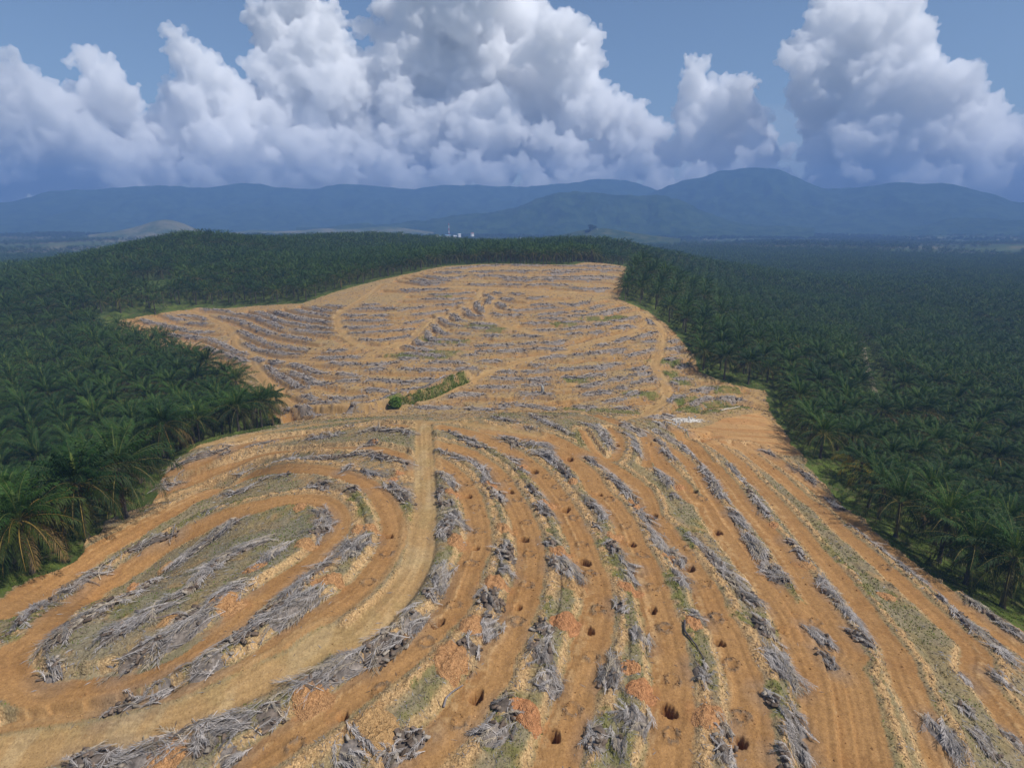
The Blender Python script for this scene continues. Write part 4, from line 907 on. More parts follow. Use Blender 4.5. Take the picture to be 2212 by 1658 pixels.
def line_frame(P):
    T = np.gradient(P, axis=0); T /= np.maximum(np.hypot(T[:, :1], T[:, 1:]), 1e-6); return T, np.stack([-T[:, 1], T[:, 0]], -1)
def sample_line(P, u):
    q = u * (len(P) - 1); i = np.clip(q.astype(int), 0, len(P) - 2); a = (q - i)[:, None]; T, Nn = line_frame(P)
    return P[i] * (1 - a) + P[i + 1] * a, T[i], Nn[i]
def profile(P, w, hm):
    """height of the heap above ground at positions (u, s)"""
    def f(u, s): return hm * np.clip(1 - (s / w) ** 2, 0, 1) * np.clip(np.minimum(u, 1 - u) * 6 + .35, 0, 1)
    return f
def dead_fronds(acc, P, w, n, hf, R, lmax, nsl, sw, bias, spread=.36):
    for _ in range(n):
        u = R.random(1); s = R.uniform(-.75, .75, 1) * w; c, T, Nn = sample_line(P, u); c = c[0] + Nn[0] * s[0]
        a = math.atan2(T[0, 1], T[0, 0]) + (PI if R.random() < bias else 0) + R.normal() * spread + (R.random() < .10) * R.normal() * 1.2
        L = lmax * (.6 + .4 * R.random()); m_ = 7; t = np.linspace(-.5, .5, m_); cv = R.normal() * .35
        aa = a + cv * t; x = c[0] + np.cos(aa) * t * L; y = c[1] + np.sin(aa) * t * L
        sd = np.stack([-np.sin(aa), np.cos(aa)], -1)
        base_h = hf(np.clip(u[0] + t * 0, 0, 1), s[0]) * (.55 + .6 * R.random())
        z = z_ground(x, y) + base_h * (1 - .5 * np.abs(2 * t) ** 2) + .07 + np.maximum(0, R.normal() * .18) * (t + .5) + .05 * R.random()
        Q = np.stack([x, y, z], -1); ww = (.018 + .034 * np.linspace(1, .1, m_)) * (sw / .05) ** .6
        g = R.uniform(.7, 1.45); col = np.array([.345, .305, .268]) if R.random() < .8 else np.array([.37, .30, .21])
        if R.random() < .18: g *= .45
        o3 = np.stack([sd[:, 0], sd[:, 1], 0 * z], -1) * ww[:, None]; up = np.zeros_like(Q); up[:, 2] = ww * 1.1
        acc.grid(np.stack([Q - o3, Q + up, Q + o3], 1), col * g * 1.12)
        tt = np.linspace(.12, .98, nsl); q = tt * (m_ - 1); i = np.clip(q.astype(int), 0, m_ - 2); fr = (q - i)[:, None]
        p = Q[i] * (1 - fr) + Q[i + 1] * fr; dr = np.stack([np.cos(aa[i]), np.sin(aa[i]), 0 * q], -1); sv = np.stack([sd[i, 0], sd[i, 1], 0 * q], -1)
        qs = []
        for sg in (-1, 1):
            sp = R.uniform(.12, .75, (nsl, 1)); d = nrm(dr + sv * sg * sp); l = R.uniform(.55, 1.05, (nsl, 1)) * min(1.15, L * .3)
            tip = p + d * l; tip[:, 2:] += R.normal(0, .10, (nsl, 1)) - .06
            tip[:, 2] = np.maximum(tip[:, 2], z_ground(tip[:, 0], tip[:, 1]) + .02)
            mid = p + d * l * .5; mid[:, 2:] += .05
            wv = np.cross(d, [0, 0, 1.]) * sw * R.uniform(.6, 1.3, (nsl, 1))
            qs.append(np.stack([p, mid - wv, tip, mid + wv], 1))
        acc.quads(np.concatenate(qs), col * g * R.uniform(.7, 1.25, (2 * nsl, 1)))
def trunk_chunks(acc, P, w, n, hf, R, size=1.0):
    for _ in range(n):
        u = R.random(1); s = R.uniform(-.8, .8, 1) * w; c, T, Nn = sample_line(P, u); c = c[0] + Nn[0] * s[0]
        a = R.random() * 2 * PI; el = R.normal() * .35; d = np.array([math.cos(a) * math.cos(el), math.sin(a) * math.cos(el), math.sin(el)])
        L = R.uniform(.45, 1.15) * size; r = R.uniform(.13, .30) * size; fl = R.uniform(.45, 1)
        b1 = nrm(np.cross(d, [0, 0, 1.])); b2 = np.cross(b1, d); k = 7; th = np.linspace(0, 2 * PI, k)
        ctr = np.array([c[0], c[1], float(z_ground(c[0], c[1])) + hf(u, s)[0] * R.random() + r * .6])
        ring = (np.cos(th)[:, None] * b1 + np.sin(th)[:, None] * b2 * fl) * r
        st = np.array([-.5, -.42, .42, .5]) * L; sc = np.array([.0, 1, .85 + .3 * R.random(), .0])
        G = ctr + d * st[:, None, None] + ring[None] * (sc[:, None, None] * R.uniform(.8, 1.2, (4, k, 1))); G[:, -1] = G[:, 0]
        col = np.array([.145, .105, .075]) * R.uniform(.55, 1.5)
        if R.random() < .22: col = np.array([.36, .30, .23]) * R.uniform(.7, 1.1)
        cc = np.broadcast_to(col, (4, k, 3)).copy(); cc[0] = cc[3] = np.array([.40, .33, .25]) * R.uniform(.5, 1)
        acc.grid(G, cc)
def debris_bed(acc, P, w, hm, R, seed, col):
    n = max(4, len(P)); k = 9; T, Nn = line_frame(P); s = np.linspace(-1, 1, k); u = np.linspace(0, 1, n)
    ww = w * (.8 + .4 * vnoise(u * len(P) * .35, u * 0, seed)) * np.clip(np.minimum(u, 1 - u) * 5 + .25, 0, 1)
    xy = P[:, None] + Nn[:, None] * (s[None, :, None] * ww[:, None, None]); h = hm * (1 - s ** 2)[None] * np.clip(np.minimum(u, 1 - u) * 5, 0, 1)[:, None]
    h = h * (.1 + 1.5 * vnoise(xy[..., 0] * 2.6, xy[..., 1] * 2.6, seed + 3)); z = z_ground(xy[..., 0], xy[..., 1]) + h - .06 * (np.abs(s) > .9)[None]
    acc.grid(np.concatenate([xy, z[..., None]], -1), np.asarray(col) * (.6 + .8 * vnoise(xy[..., 0] * 2.3, xy[..., 1] * 2.3, seed + 9))[..., None])

for k_, ((spec, w, mix, label), P) in enumerate(zip(HEAPS, heap_w)):
    w = w * (.74 if 'island' in label else .82)
    R = np.random.default_rng(1000 + k_); L = len(P) * .5; c = P.mean(0); o0 = np.array([c[0], c[1], float(z_ground(*c))])
    if len(P) < 4: P = dense(np.array([P[0], P[-1]]), .25)
    d0 = math.hypot(*c); f = 1.0 if d0 < 95 else .75
    hm = min(.85, .26 + .28 * w); hf = profile(P, w, hm * .8); area = max(L, 2) * w
    e = bpy.data.objects.new('debris_heap', None); COL.objects.link(e); e.location = o0; tag(e, label, 'debris heap', 'heaps of dead fronds and trunk pieces on the near hill')
    bd, fr, ch = Acc(), Acc(), Acc()
    debris_bed(bd, P, w * .66, hm * .5, R, 50 + k_, (.150, .118, .092) if mix > .3 else (.215, .180, .150))
    nf = int(area * (1.12 - mix) * 2.2 * f) + 3; dead_fronds(fr, P, w, nf, hf, R, min(4.6, max(2.2, L * .8)), 17 if d0 < 95 else 11, .030 if d0 < 95 else .046, .15 * R.random() if mix < .25 else R.random() * .6, .24 if mix < .25 else .42)
    nc = int(area * mix * 4.2) + 1; trunk_chunks(bd if nc < 40 else ch, P, w, nc, hf, R, .8)  # when few, trunk pieces are merged into the bed mesh and share its material
    link('debris_bed', bd.mesh('debris_bed', mat_debris, True, o0), e); link('dead_fronds', fr.mesh('dead_fronds', mat_dead, False, o0), e)
    if ch.n: link('trunk_pieces', ch.mesh('trunk_pieces', mat_chunk, False, o0), e)

# rows on the far hill: one mesh each; named by the block of slope they lie in and their place from its top
def zone(c, p):
    fx, fy = p
    if fy < 633: return 'the flat top of the far hill'
    if fx < 720: return 'the left block of the far hill'
    if fx > 1425: return 'the far slope beyond the right track'
    if fy > 830: return 'the foot of the far hill'
    if 720 <= fx < 905 and fy < 745: return 'the slope inside the looping track'
    if fx < 1060 and fy < 750: return 'the wedge between the far tracks'
    if fx >= 1060 and fy < 720: return 'the upper right block of the far hill'
    return 'the middle of the far slope' if fx < 1130 else 'the far slope above the track bend'
zl = {}
rows = []
for (cr, s), P in zip(ROWS, row_w):
    pts = F(cr, s); c = pts.mean(0); rows.append((zone(cr, c), c[1], c[0], P))
for r_ in rows: zl.setdefault(r_[0], []).append(r_)
for zn, lst in zl.items():
    lst.sort(key=lambda t: t[1])
    for k_, (_, fy, fx, P) in enumerate(lst):
        R = np.random.default_rng(int(fx * 7 + fy * 13)); L = len(P) * .5; c = P.mean(0); d0 = math.hypot(*c)
        if len(P) < 5: P = dense(np.array([P[0], P[-1]]), max(.2, L / 8))
        T, Nn = line_frame(P); gsl = z_base(*(P + 2 * Nn).T).sum() - z_base(*(P - 2 * Nn).T).sum(); P = P + Nn * (.7 if gsl > 0 else -.7)
        P = P + Nn * ((vnoise(np.arange(len(P)) * .12, np.zeros(len(P)), int(fx)) - .5) * 1.6)[:, None]
        w = 1.3 + .55 * R.random() if d0 < 300 else 1.4 + .55 * R.random(); hm = .75; hf = profile(P, w, hm * .8); ac = Acc()
        flat = fy < 633
        debris_bed(ac, P, w * (1.3 if flat else 1), hm * (.35 if flat else .55), R, k_ * 3 + 7, (.25, .20, .155))
        dead_fronds(ac, P, w, int(L * w * (.8 if d0 < 300 else .65)) + 3, hf, R, 3.6, 5, .085 if d0 < 300 else .12, R.random())
        trunk_chunks(ac, P, w, int(L * w * .55) + 2, hf, R, 1.15)
        o0 = np.array([c[0], c[1], float(z_ground(*c))]); o = link('debris_row', ac.mesh('debris_row', mat_dead, False, o0)); o.location = o0
        zn2 = zn.replace('the far slope', 'far slope'); ln_ = 'short' if L < 14 else ('long' if L > 30 else 'grey')
        tag(o, f'{ln_} debris row on {zn}, {ordinal(k_)} from the top', 'debris heap', 'debris rows on the far hill')

# soil mounds
for k_, ((spec, r, red, label), c) in enumerate(zip(MOUNDS, mounds_w)):
    r = r * .80
    R = np.random.default_rng(2000 + k_); n, m_ = 26, 40; rr_ = np.linspace(0, 1.1, n)[:, None]; th = np.linspace(0, 2 * PI, m_ + 1)[None]
    asp = R.uniform(.75, 1.2); ro = R.random() * PI; out = 1 + .5 * (vnoise(np.cos(th) * 1.6 + 5, np.sin(th) * 1.6 + 5, k_) - .5)
    x0 = rr_ * r * out * np.cos(th) * asp; y0 = rr_ * r * out * np.sin(th) / asp; x = c[0] + x0 * math.cos(ro) - y0 * math.sin(ro); y = c[1] + x0 * math.sin(ro) + y0 * math.cos(ro)
    f = np.clip(1 - rr_ ** 1.6, 0, 1) * np.ones_like(th); n1 = vnoise(x * 2.0, y * 2.0, k_ + 5); n2 = vnoise(x * 5.5, y * 5.5, k_ + 9)
    z = z_ground(x, y) + r * .22 * f * (.55 + .9 * n1) + (n2 - .45) * .26 * np.clip(f * 4, 0, 1) - .1 * (rr_ > 1.0)
    col = np.array([.49, .300, .130]) * (1 - red) + np.array([.49, .225, .098]) * red; col = np.broadcast_to(col, x.shape + (3,)) * (.72 + .55 * n2)[..., None]
    G = np.stack([x, y, z], -1); ac = Acc(); ac.grid(G, col); o0 = np.array([c[0], c[1], float(z_ground(*c))])
    o = link('soil_mound', ac.mesh('soil_mound', mat_mound, False, o0)); o.location = o0; tag(o, label, 'soil mound', 'soil mounds on the near hill')

# loose stuff: twigs, clods, grass
def pick(Wt, n, R):
    c = np.cumsum(Wt.ravel().astype(np.float64)); k = np.searchsorted(c, R.random(n) * c[-1]); j, i = np.divmod(k, RW)
    return RX0 + RS * (i + R.random(n)), RY0 + RS * (j + R.random(n))
R = np.random.default_rng(77)
inv = 1 / np.maximum(np.hypot(RXX, RYY), 40) ** 1.2
W1 = INC * inv * ((1 - smooth) * (.12 + LIT) + .015) * (1 + 2 * (DH < 3.5)); 
x, y = pick(W1, 42000, R); n = len(x); d = np.hypot(x, y); ac = Acc(); k = np.minimum(d / 70, 3)
a = R.random(n) * PI * 2; l = R.uniform(.15, .95, n) * k ** .4; v = np.stack([np.cos(a), np.sin(a)], -1) * l[:, None] * .5; wv = np.stack([-np.sin(a), np.cos(a)], -1) * (R.uniform(.018, .05, n) * k ** .5)[:, None]
def P3(x, y, h): return np.stack([x, y, z_ground(x, y) + h], -1)
Q = np.stack([P3(x - v[:, 0], y - v[:, 1], .03), P3(x + wv[:, 0], y + wv[:, 1], .09 * k), P3(x + v[:, 0], y + v[:, 1], .04), P3(x - wv[:, 0], y - wv[:, 1], .05)], 1)
cc = np.where((R.random((n, 1)) < .62), np.array([[.30, .275, .26]]), np.array([[.13, .095, .07]])) * R.uniform(.6, 1.3, (n, 1))
ac.quads(Q, cc); o = link('plant_litter', ac.mesh('plant_litter', mat_dead)); tag(o, 'grey and brown twigs and dry leaf scraps strewn over the bare soil', 'plant litter', None, 'stuff')
W2 = INC * inv * ((1 - smooth) * .35 + spoil * lane_on + bface * lane_on * .7 + RINGM + fbank * .4 + .02)
x, y = pick(W2, 46000, R); n = len(x); d = np.hypot(x, y); s = R.uniform(.05, .17, n) ** 1.0 * np.minimum(d / 75, 2.2) ** .6; ac = Acc(); zc = z_ground(x, y) + s * .35
a = R.random(n) * PI; ca, sa = np.cos(a) * s, np.sin(a) * s; top = np.stack([x + s * R.normal(0, .2, n), y + s * R.normal(0, .2, n), zc + s * R.uniform(.5, .9, n)], -1)
c4 = [np.stack([x + ca, y + sa, zc - .1 * s], -1), np.stack([x - sa, y + ca, zc], -1), np.stack([x - ca * .9, y - sa * .9, zc], -1), np.stack([x + sa, y - ca, zc - .1 * s], -1)]
bt = [q - np.array([0, 0, 1.]) * (s * .6)[:, None] for q in c4]
i_ = np.clip(((x - RX0) / RS).astype(int), 0, RW - 1); j_ = np.clip(((y - RY0) / RS).astype(int), 0, RH - 1); cc = soil[j_, i_] * R.uniform(.75, 1.3, (n, 1)) + .0
for q in range(4):
    ac.quads(np.stack([c4[q], c4[(q + 1) % 4], top, top], 1)[:, [0, 1, 2, 2]] * 1.0, cc); ac.quads(np.stack([bt[q], bt[(q + 1) % 4], c4[(q + 1) % 4], c4[q]], 1), cc)
o = link('soil_clods', ac.mesh('soil_clods', mat_mound)); tag(o, 'loose clods of pale orange soil along the terrace edges', 'soil clods', None, 'stuff')
ne = np.abs(edge_dist(RXX[::4, ::4].ravel(), RYY[::4, ::4].ravel())).reshape(RXX[::4, ::4].shape); NE = np.kron(ne, np.ones((4, 4)))[:RH, :RW]
W3 = inv * (np.clip(GRASSM, 0, 1) ** 1.5 * INC + (~INC) * (NE < 9) * .5 + .02 * INC * (1 - smooth) * NEAR)
W3 = W3 + inv * 5.0 * (DG < 1.6) * (SG < .6) * (RXX > -36) * (RXX < -13) * INC
x, y = pick(W3, 52000, R); n = len(x); d = np.hypot(x, y); k = np.minimum(d / 70, 2.5); h = R.uniform(.05, .20, n) * k ** .5; gb = bil(np.where((DG < 1.8) & (SG < .8) & (RXX > -36) & (RXX < -13), 1., 0.).astype(np.float32), RX0, RY0, RS, x, y) > .5; h = np.where(gb, h * 2.9 * (.5 + R.random(n)), h)
a = R.random(n) * PI * 2; wv = np.stack([np.cos(a), np.sin(a)], -1) * (R.uniform(.04, .12, n) * k ** .6)[:, None]; ln2 = R.normal(0, .35, (n, 2)) * h[:, None]
b0 = z_ground(x, y) - .02
Q = np.stack([np.stack([x - wv[:, 0], y - wv[:, 1], b0], -1), np.stack([x + wv[:, 0], y + wv[:, 1], b0], -1), np.stack([x + ln2[:, 0] + wv[:, 0] * .2, y + ln2[:, 1] + wv[:, 1] * .2, b0 + h], -1), np.stack([x + ln2[:, 0] - wv[:, 0] * .2, y + ln2[:, 1] - wv[:, 1] * .2, b0 + h], -1)], 1)
cc = np.where((R.random((n, 1)) < .6) | gb[:, None], np.array([[.115, .165, .034]]), np.array([[.22, .20, .08]])) * R.uniform(.7, 1.3, (n, 1))
ac = Acc(); ac.quads(Q, cc); mat_grass = leaf_mat('grass_blade', .6, .2, .2)
o = link('grass', ac.mesh('grass', mat_grass)); tag(o, 'tufts of green and straw coloured grass between the terraces and along the plantation rim', 'grass', None, 'stuff')

# branches, logs, stump, bush, broadleaf tree
def tube(acc, P, r, col, k=7, R=None, rough=.15):
    P = np.asarray(P, float); T = nrm(np.gradient(P, axis=0)); ref = np.array([0, 0, 1.]) if abs(T[0, 2]) < .9 else np.array([1., 0, 0]); b1 = nrm(np.cross(T, ref)); b2 = np.cross(b1, T); th = np.linspace(0, 2 * PI, k + 1)
    r = np.broadcast_to(np.asarray(r, float), (len(P),)); ns = np.ones((len(P), k + 1)) if R is None else 1 + rough * R.normal(0, 1, (len(P), k + 1)); ns[:, -1] = ns[:, 0]
    G = P[:, None] + (np.cos(th)[None, :, None] * b1[:, None] + np.sin(th)[None, :, None] * b2[:, None]) * (r[:, None] * ns)[..., None]
    acc.grid(G, np.asarray(col) * (np.ones((len(P), k + 1, 1)) if R is None else R.uniform(.75, 1.25, (len(P), k + 1, 1))))
    for e_ in (0, -1):
        c = P[e_]; ring = G[e_]; acc.quads(np.stack([np.broadcast_to(c, ring[:-1].shape), ring[:-1], ring[1:], ring[1:]], 1)[:, [0, 1, 2, 2]], np.asarray(col) * 1.15)
def lying(name, spec, r, col, label, cat, lift=.15, kink=0.0, seed=1):
    R = np.random.default_rng(seed); P = dense(ground(FF(spec)), .4); t = np.linspace(0, 1, len(P)); z = z_ground(P[:, 0], P[:, 1]) + lift + kink * np.sin(t * PI)
    ac = Acc(); tube(ac, np.column_stack([P, z]), r * (1.1 - .6 * t), col, 7, R); c = P.mean(0); o0 = np.array([*c, float(z_ground(*c))])
    o = link(name, ac.mesh(name, mat_chunk, True, o0)); o.location = o0; tag(o, label, cat)
lying('dead_branch', "b1 1120 372 1200 410 1270 445 1330 445 1420 415 1500 410", .10, (.17, .13, .12), "long bent dark branch lying across the grassy oval island", 'branch', .2, .25, 3)
lying('dead_branch', "b3 1245 480 1250 570 1310 650 1380 740 1410 790", .12, (.10, .085, .08), "long dark curved branch running down the fifth strip from its black butt", 'branch', .15, .1, 4)
lying('dead_branch', "b2 1460 1140 1480 1080 1540 1020 1620 965", .11, (.24, .21, .20), "curved grey branch beside green grass low in the second strip", 'branch', .15, .2, 5)
lying('dead_branch', "b3 10 995 70 1040 180 1085", .09, (.36, .32, .30), "thin pale stick lying across the third strip near the bottom", 'branch', .12, .1, 6)
lying('fallen_log', "r 1460 1238 1540 1222 1640 1203", .30, (.55, .47, .36), "pale straight log along the upper side of the bare levelled pad", 'log', .2, 0, 7)
lying('fallen_log', "r 980 690 1060 690 1150 695", .2, (.42, .36, .32), "thin pale log across the slope in the shade of the right plantation", 'log', .2, 0, 8)
q = ground(FF("h 1350 1335"))[0]; zq = float(z_ground(*q)); R = np.random.default_rng(8); ac = Acc()
tube(ac, [[q[0], q[1], zq - .3], [q[0], q[1], zq + .5], [q[0] + .05, q[1], zq + 1.6], [q[0] - .1, q[1], zq + 2.5], [q[0] - .25, q[1], zq + 3.0]], np.array([.75, .55, .5, .48, .3]), (.36, .35, .31), 9, R, .12)
o = link('tree_stump', ac.mesh('tree_stump', mat_chunk, True, (q[0], q[1], zq))); o.location = (q[0], q[1], zq); tag(o, 'pale standing tree stump with a dark top on the middle of the far slope', 'stump')
def leaf_crown(acc, ctr, rad, n, size, R, col, lumps=14):
    """leaf clumps spread through several overlapping lobes"""
    lob = R.normal(0, 1, (lumps, 3)); lob = nrm(lob) * R.uniform(.3, .75, (lumps, 1)); lr = R.uniform(.3, .55, lumps); k = R.integers(0, lumps, n)
    p = lob[k] + nrm(R.normal(0, 1, (n, 3))) * (lr[k] * R.random(n) ** .4)[:, None]; p[:, 2] = np.where(p[:, 2] < -.6, -.6, p[:, 2]); p = np.asarray(ctr) + p * np.asarray(rad)
    a = nrm(R.normal(0, 1, (n, 3))); b = nrm(np.cross(a, R.normal(0, 1, (n, 3)))); s = size * R.uniform(.5, 1.2, (n, 1))
    acc.quads(np.stack([p - a * s, p - b * s * .5, p + a * s, p + b * s * .5], 1), np.asarray(col) * R.uniform(.6, 1.4, (n, 1)) * (.8 + .4 * R.random(lumps))[k][:, None])
mat_foliage = leaf_mat('broad_leaf', .6, .2, .18)
q = ground([[853, 880]])[0]; zq = float(z_ground(*q)); ac = Acc(); leaf_crown(ac, (0, 0, 1.2), (3.6, 2.4, 1.9), 4200, .30, np.random.default_rng(4), (.115, .195, .030), 6)
o = link('bush', ac.mesh('bush', mat_foliage)); o.location = (q[0], q[1], zq); tag(o, 'bright green bush growing out of the sandy cut bank between the two hills', 'bush')
def tree(pos, h, rad, n, size, seed, col, label, group=None, trunk_h=.45):
    R = np.random.default_rng(seed); e = bpy.data.objects.new('broadleaf_tree', None); COL.objects.link(e); e.location = pos; tag(e, label, 'tree', group)
    t = Acc(); tube(t, [[0, 0, -1], [.1, 0, h * .25], [-.1, .1, h * .5], [0, 0, h * .75]], np.array([.5, .4, .3, .12]) * h / 14, (.13, .10, .075), 8, R)
    for k in range(5):
        a = R.random() * 6.28; t0 = h * R.uniform(.35, .6); tube(t, [[0, 0, t0], [math.cos(a) * rad * .3, math.sin(a) * rad * .3, t0 + h * .12], [math.cos(a) * rad * .6, math.sin(a) * rad * .6, t0 + h * .2]], np.array([.2, .14, .05]) * h / 14, (.13, .10, .075), 6, R)
    link('trunk', t.mesh('trunk', mat_bark, True), e); c = Acc(); leaf_crown(c, (0, 0, h * .62), (rad, rad, h * .40), n, size, R, col); link('crown', c.mesh('crown', mat_foliage), e)

def rocks(acc, P, w, n, rmin, rmax, R, col):
    th = np.linspace(0, 2 * PI, 8)[None]; ph = np.linspace(-PI / 2, PI / 2, 5)[:, None]
    for _ in range(n):
        c, T, Nn = sample_line(P, R.random(1)); c = c[0] + Nn[0] * R.uniform(-w, w); r = R.uniform(rmin, rmax); ns = R.uniform(.75, 1.25, (5, 8)); ns[:, -1] = ns[:, 0]; ns[0] = ns[0, 0]; ns[-1] = ns[-1, 0]
        sc = R.uniform(.6, 1.3, 3); G = np.stack([np.cos(ph) * np.cos(th) * sc[0], np.cos(ph) * np.sin(th) * sc[1], np.sin(ph) * np.ones_like(th) * .7], -1) * (r * ns)[..., None]
        acc.grid(G + np.array([c[0], c[1], float(z_ground(*c)) + r * .25]), np.asarray(col) * R.uniform(.7, 1.1))
P = dense(ground(FF("r 960 1370 1050 1345 1150 1310 1240 1295")), .4); R = np.random.default_rng(12); ac = Acc(); rocks(ac, P, 1.6, 110, .10, .42, R, (.52, .48, .42)); c = P.mean(0); o0 = (c[0], c[1], float(z_ground(*c)))
o = link('rubble_heap', ac.mesh('rubble_heap', mat_chunk, False, o0)); o.location = o0; tag(o, 'low spread of white rubble at the corner of the bare levelled pad', 'rubble heap')
# ------------------------------------------------------------------ far country: hills, woods, village
def hill_mat(name, c1, c2, scale, bump, lo=.4, hi=.6):
    m_, k, b = material(name, .95, .05)
    k.ln(k.ramp(k.noise(scale, 8, .62), lo, hi, c1, c2), b.inputs['Base Color']); bu = k.add('ShaderNodeBump'); bu.inputs['Strength'].default_value = .9; bu.inputs['Distance'].default_value = bump
    k.ln(k.noise(.045, 6, .7), bu.inputs['Height']); k.ln(bu.outputs[0], b.inputs['Normal']); return m_
mat_forest_hill = hill_mat('forested_slope', (.018, .040, .014), (.045, .075, .028), .012, 9.0)
mat_pale_hill = hill_mat('cleared_slope', (.07, .095, .035), (.19, .165, .085), .010, 4.0)
mat_young = hill_mat('young_planting', (.035, .060, .022), (.12, .12, .05), .030, 3.0, .45, .75)
def ridge(name, pts, dist, depth, mat, seed, spur=.5, rough=6.0, foot=-12.0, nx=420, label=None):
    pts = np.array(pts, float); fx = np.linspace(pts[0, 0], pts[-1, 0], nx); fy = np.interp(fx, pts[:, 0], pts[:, 1])
    fy = np.convolve(np.pad(fy, 6, 'edge'), np.ones(13) / 13, 'valid')
    p = np.stack([fx, fy], -1); P = at_r(p, dist); az = np.arctan2(P[:, 0], P[:, 1]); top = P[:, 2]
    t = np.concatenate([np.linspace(0, 1, 34), 1 + np.linspace(.06, 1, 12)]); A, T = np.meshgrid(az, t); top = np.broadcast_to(top, A.shape)
    Rr = dist - depth * (1 - T); x, y = Rr * np.sin(A), Rr * np.cos(A)
    s = np.where(T < 1, T ** 1.15, np.clip(2 - T, 0, 1) ** .8)
    rn = 1 - np.abs(2 * fbm(x / (depth * .22), y / (depth * .30), seed, 5, .55) - 1) * 2.0; tt = np.clip(T, 0, 1)
    z = foot + (top - foot) * s * (1 - spur * (1 - tt) ** .8 * (1 - rn)) + (fbm(x / 60, y / 60, seed + 3, 4) - .5) * rough * 3 * np.clip(s * 3, 0, 1)
    z = z + (fbm(x / 210, y / 210, seed + 7, 5, .6) - .5) * rough * 9 * np.clip(tt * 1.2, 0, 1) * (dist > 3300)
    m_, n_ = A.shape; i = np.arange(m_ * n_).reshape(m_, n_)
    me_ = mesh_np(name, np.stack([x, y, z], -1).reshape(-1, 3), np.stack([i[:-1, :-1], i[:-1, 1:], i[1:, 1:], i[1:, :-1]], -1).reshape(-1, 4), mat, True)
    return tag(link(name, me_), label, None, None, 'structure')
ridge('mountain_range', [(1240,470),(1340,440),(1390,420),(1450,400),(1500,384),(1560,367),(1620,361),(1680,366),(1740,392),(1780,410),(1840,408),(1900,398),(1960,391),(2040,394),(2110,410),(2160,428),(2212,440),(2500,448),(2900,440)], 5000, 1300, mat_forest_hill, 3, .55, 5)
ridge('mountain_range', [(-700,440),(-200,435),(0,441),(60,426),(150,408),(230,412),(320,399),(430,408),(540,397),(650,409),(760,396),(880,407),(1000,397),(1110,406),(1230,396),(1330,386),(1390,397),(1450,430),(1520,470)], 5500, 1500, mat_forest_hill, 13, .6, 5)
ridge('hill', [(640,492),(850,482),(950,470),(1050,456),(1100,449),(1180,427),(1230,414),(1270,416),(1300,420),(1330,424),(1420,423),(1470,436),(1520,458),(1570,474),(1640,486),(1760,494)], 3500, 700, mat_forest_hill, 23, .45, 5)
ridge('hill', [(1860,502),(1950,492),(2010,482),(2060,470),(2130,468),(2180,477),(2300,490),(2500,495)], 3900, 600, mat_forest_hill, 33, .45, 5)
ridge('hill', [(190,508),(260,498),(300,488),(340,476),(365,474),(392,482),(430,497),(470,506)], 2900, 420, mat_pale_hill, 43, .3, 2, nx=160)
ridge('hill', [(470,505),(560,496),(620,500),(700,493),(760,496),(830,488),(880,494),(940,503)], 3100, 300, mat_pale_hill, 53, .3, 2, nx=160)
ridge('hill', [(1140,517),(1200,509),(1245,500),(1283,493),(1305,493),(1350,500),(1400,508),(1470,516)], 2050, 260, mat_young, 63, .25, 1.5, nx=160)

# mixed woodland on the plain
xw = rng.uniform(-3000, 3000, 42000); yw = rng.uniform(900, 3600, 42000); rw_ = np.hypot(xw, yw)
den = fbm(xw / 260, yw / 260, 301, 4); kk = (np.abs(np.degrees(np.arctan2(xw, yw))) < 46) & (rw_ > 1450) & (rw_ < 3500) & (den + .25 * rng.random(len(xw)) > .50)
xw, yw = xw[kk], yw[kk]
WOOD = []
for k_ in range(3):
    a_ = Acc(); leaf_crown(a_, (0, 0, 6.0), (7.5, 7.5, 5.5), 260, 1.9, np.random.default_rng(60 + k_), (.040, .070, .022), 8); WOOD.append(joined(f'wood_a{k_}', [(a_, mat_foliage)]))
for k_ in range(2):
    u, s, p = crown(460 + k_, 18, 7.5, 3, .6, 1.5, 5.0, split=False); WOOD.append(joined(f'wood_b{k_}', [(u, mat_leaf)]))
kd = np.where(fbm(xw / 500, yw / 500, 311, 2) > .5, rng.integers(0, 3, len(xw)), rng.integers(3, 5, len(xw)))
wd = gn_scatter('woodland', np.stack([xw, yw, plain(xw, yw) - .3], -1), rng.random(len(xw)) * 6.28, rng.uniform(.7, 1.35, len(xw)), kd, WOOD); tag(wd, 'hazy mixed woodland and palm groves on the far plain below the mountains', 'woodland', None, 'stuff')
# single trees that stand out
def far_tree(p, r, h, rad, seed, label, col=(.030, .058, .020), n=1400, size=1.1):
    q = at_r(np.array(p, float), r); tree((q[0], q[1], float(z_ground(q[0], q[1]))), h, rad, n, size, seed, col, label)
q = ground([[2050, 605]])[0]; tree((q[0], q[1], float(z_ground(*q))), 15, 9, 2600, .8, 5, (.055, .082, .026), 'round broadleaf tree standing taller than the palms in the right plantation')
q = ground([[2087, 602]])[0]; tree((q[0], q[1], float(z_ground(*q))), 12, 7, 1800, .8, 6, (.075, .100, .030), 'smaller yellowish green broadleaf tree beside the round tree in the right plantation')
hq = at_r(np.array([1284., 494.]), 2050); tree((hq[0] - 8, hq[1] - 10, hq[2] - 8), 22, 15, 1500, 1.6, 7, (.022, .045, .016), 'dark tree clump crowning the small planted hill beside the white house')
hq = at_r(np.array([1275., 499.]), 2040); tree((hq[0] - 10, hq[1] - 20, hq[2] - 9), 18, 12, 1200, 1.6, 8, (.026, .048, .018), 'lower dark tree on the left shoulder of the small planted hill')

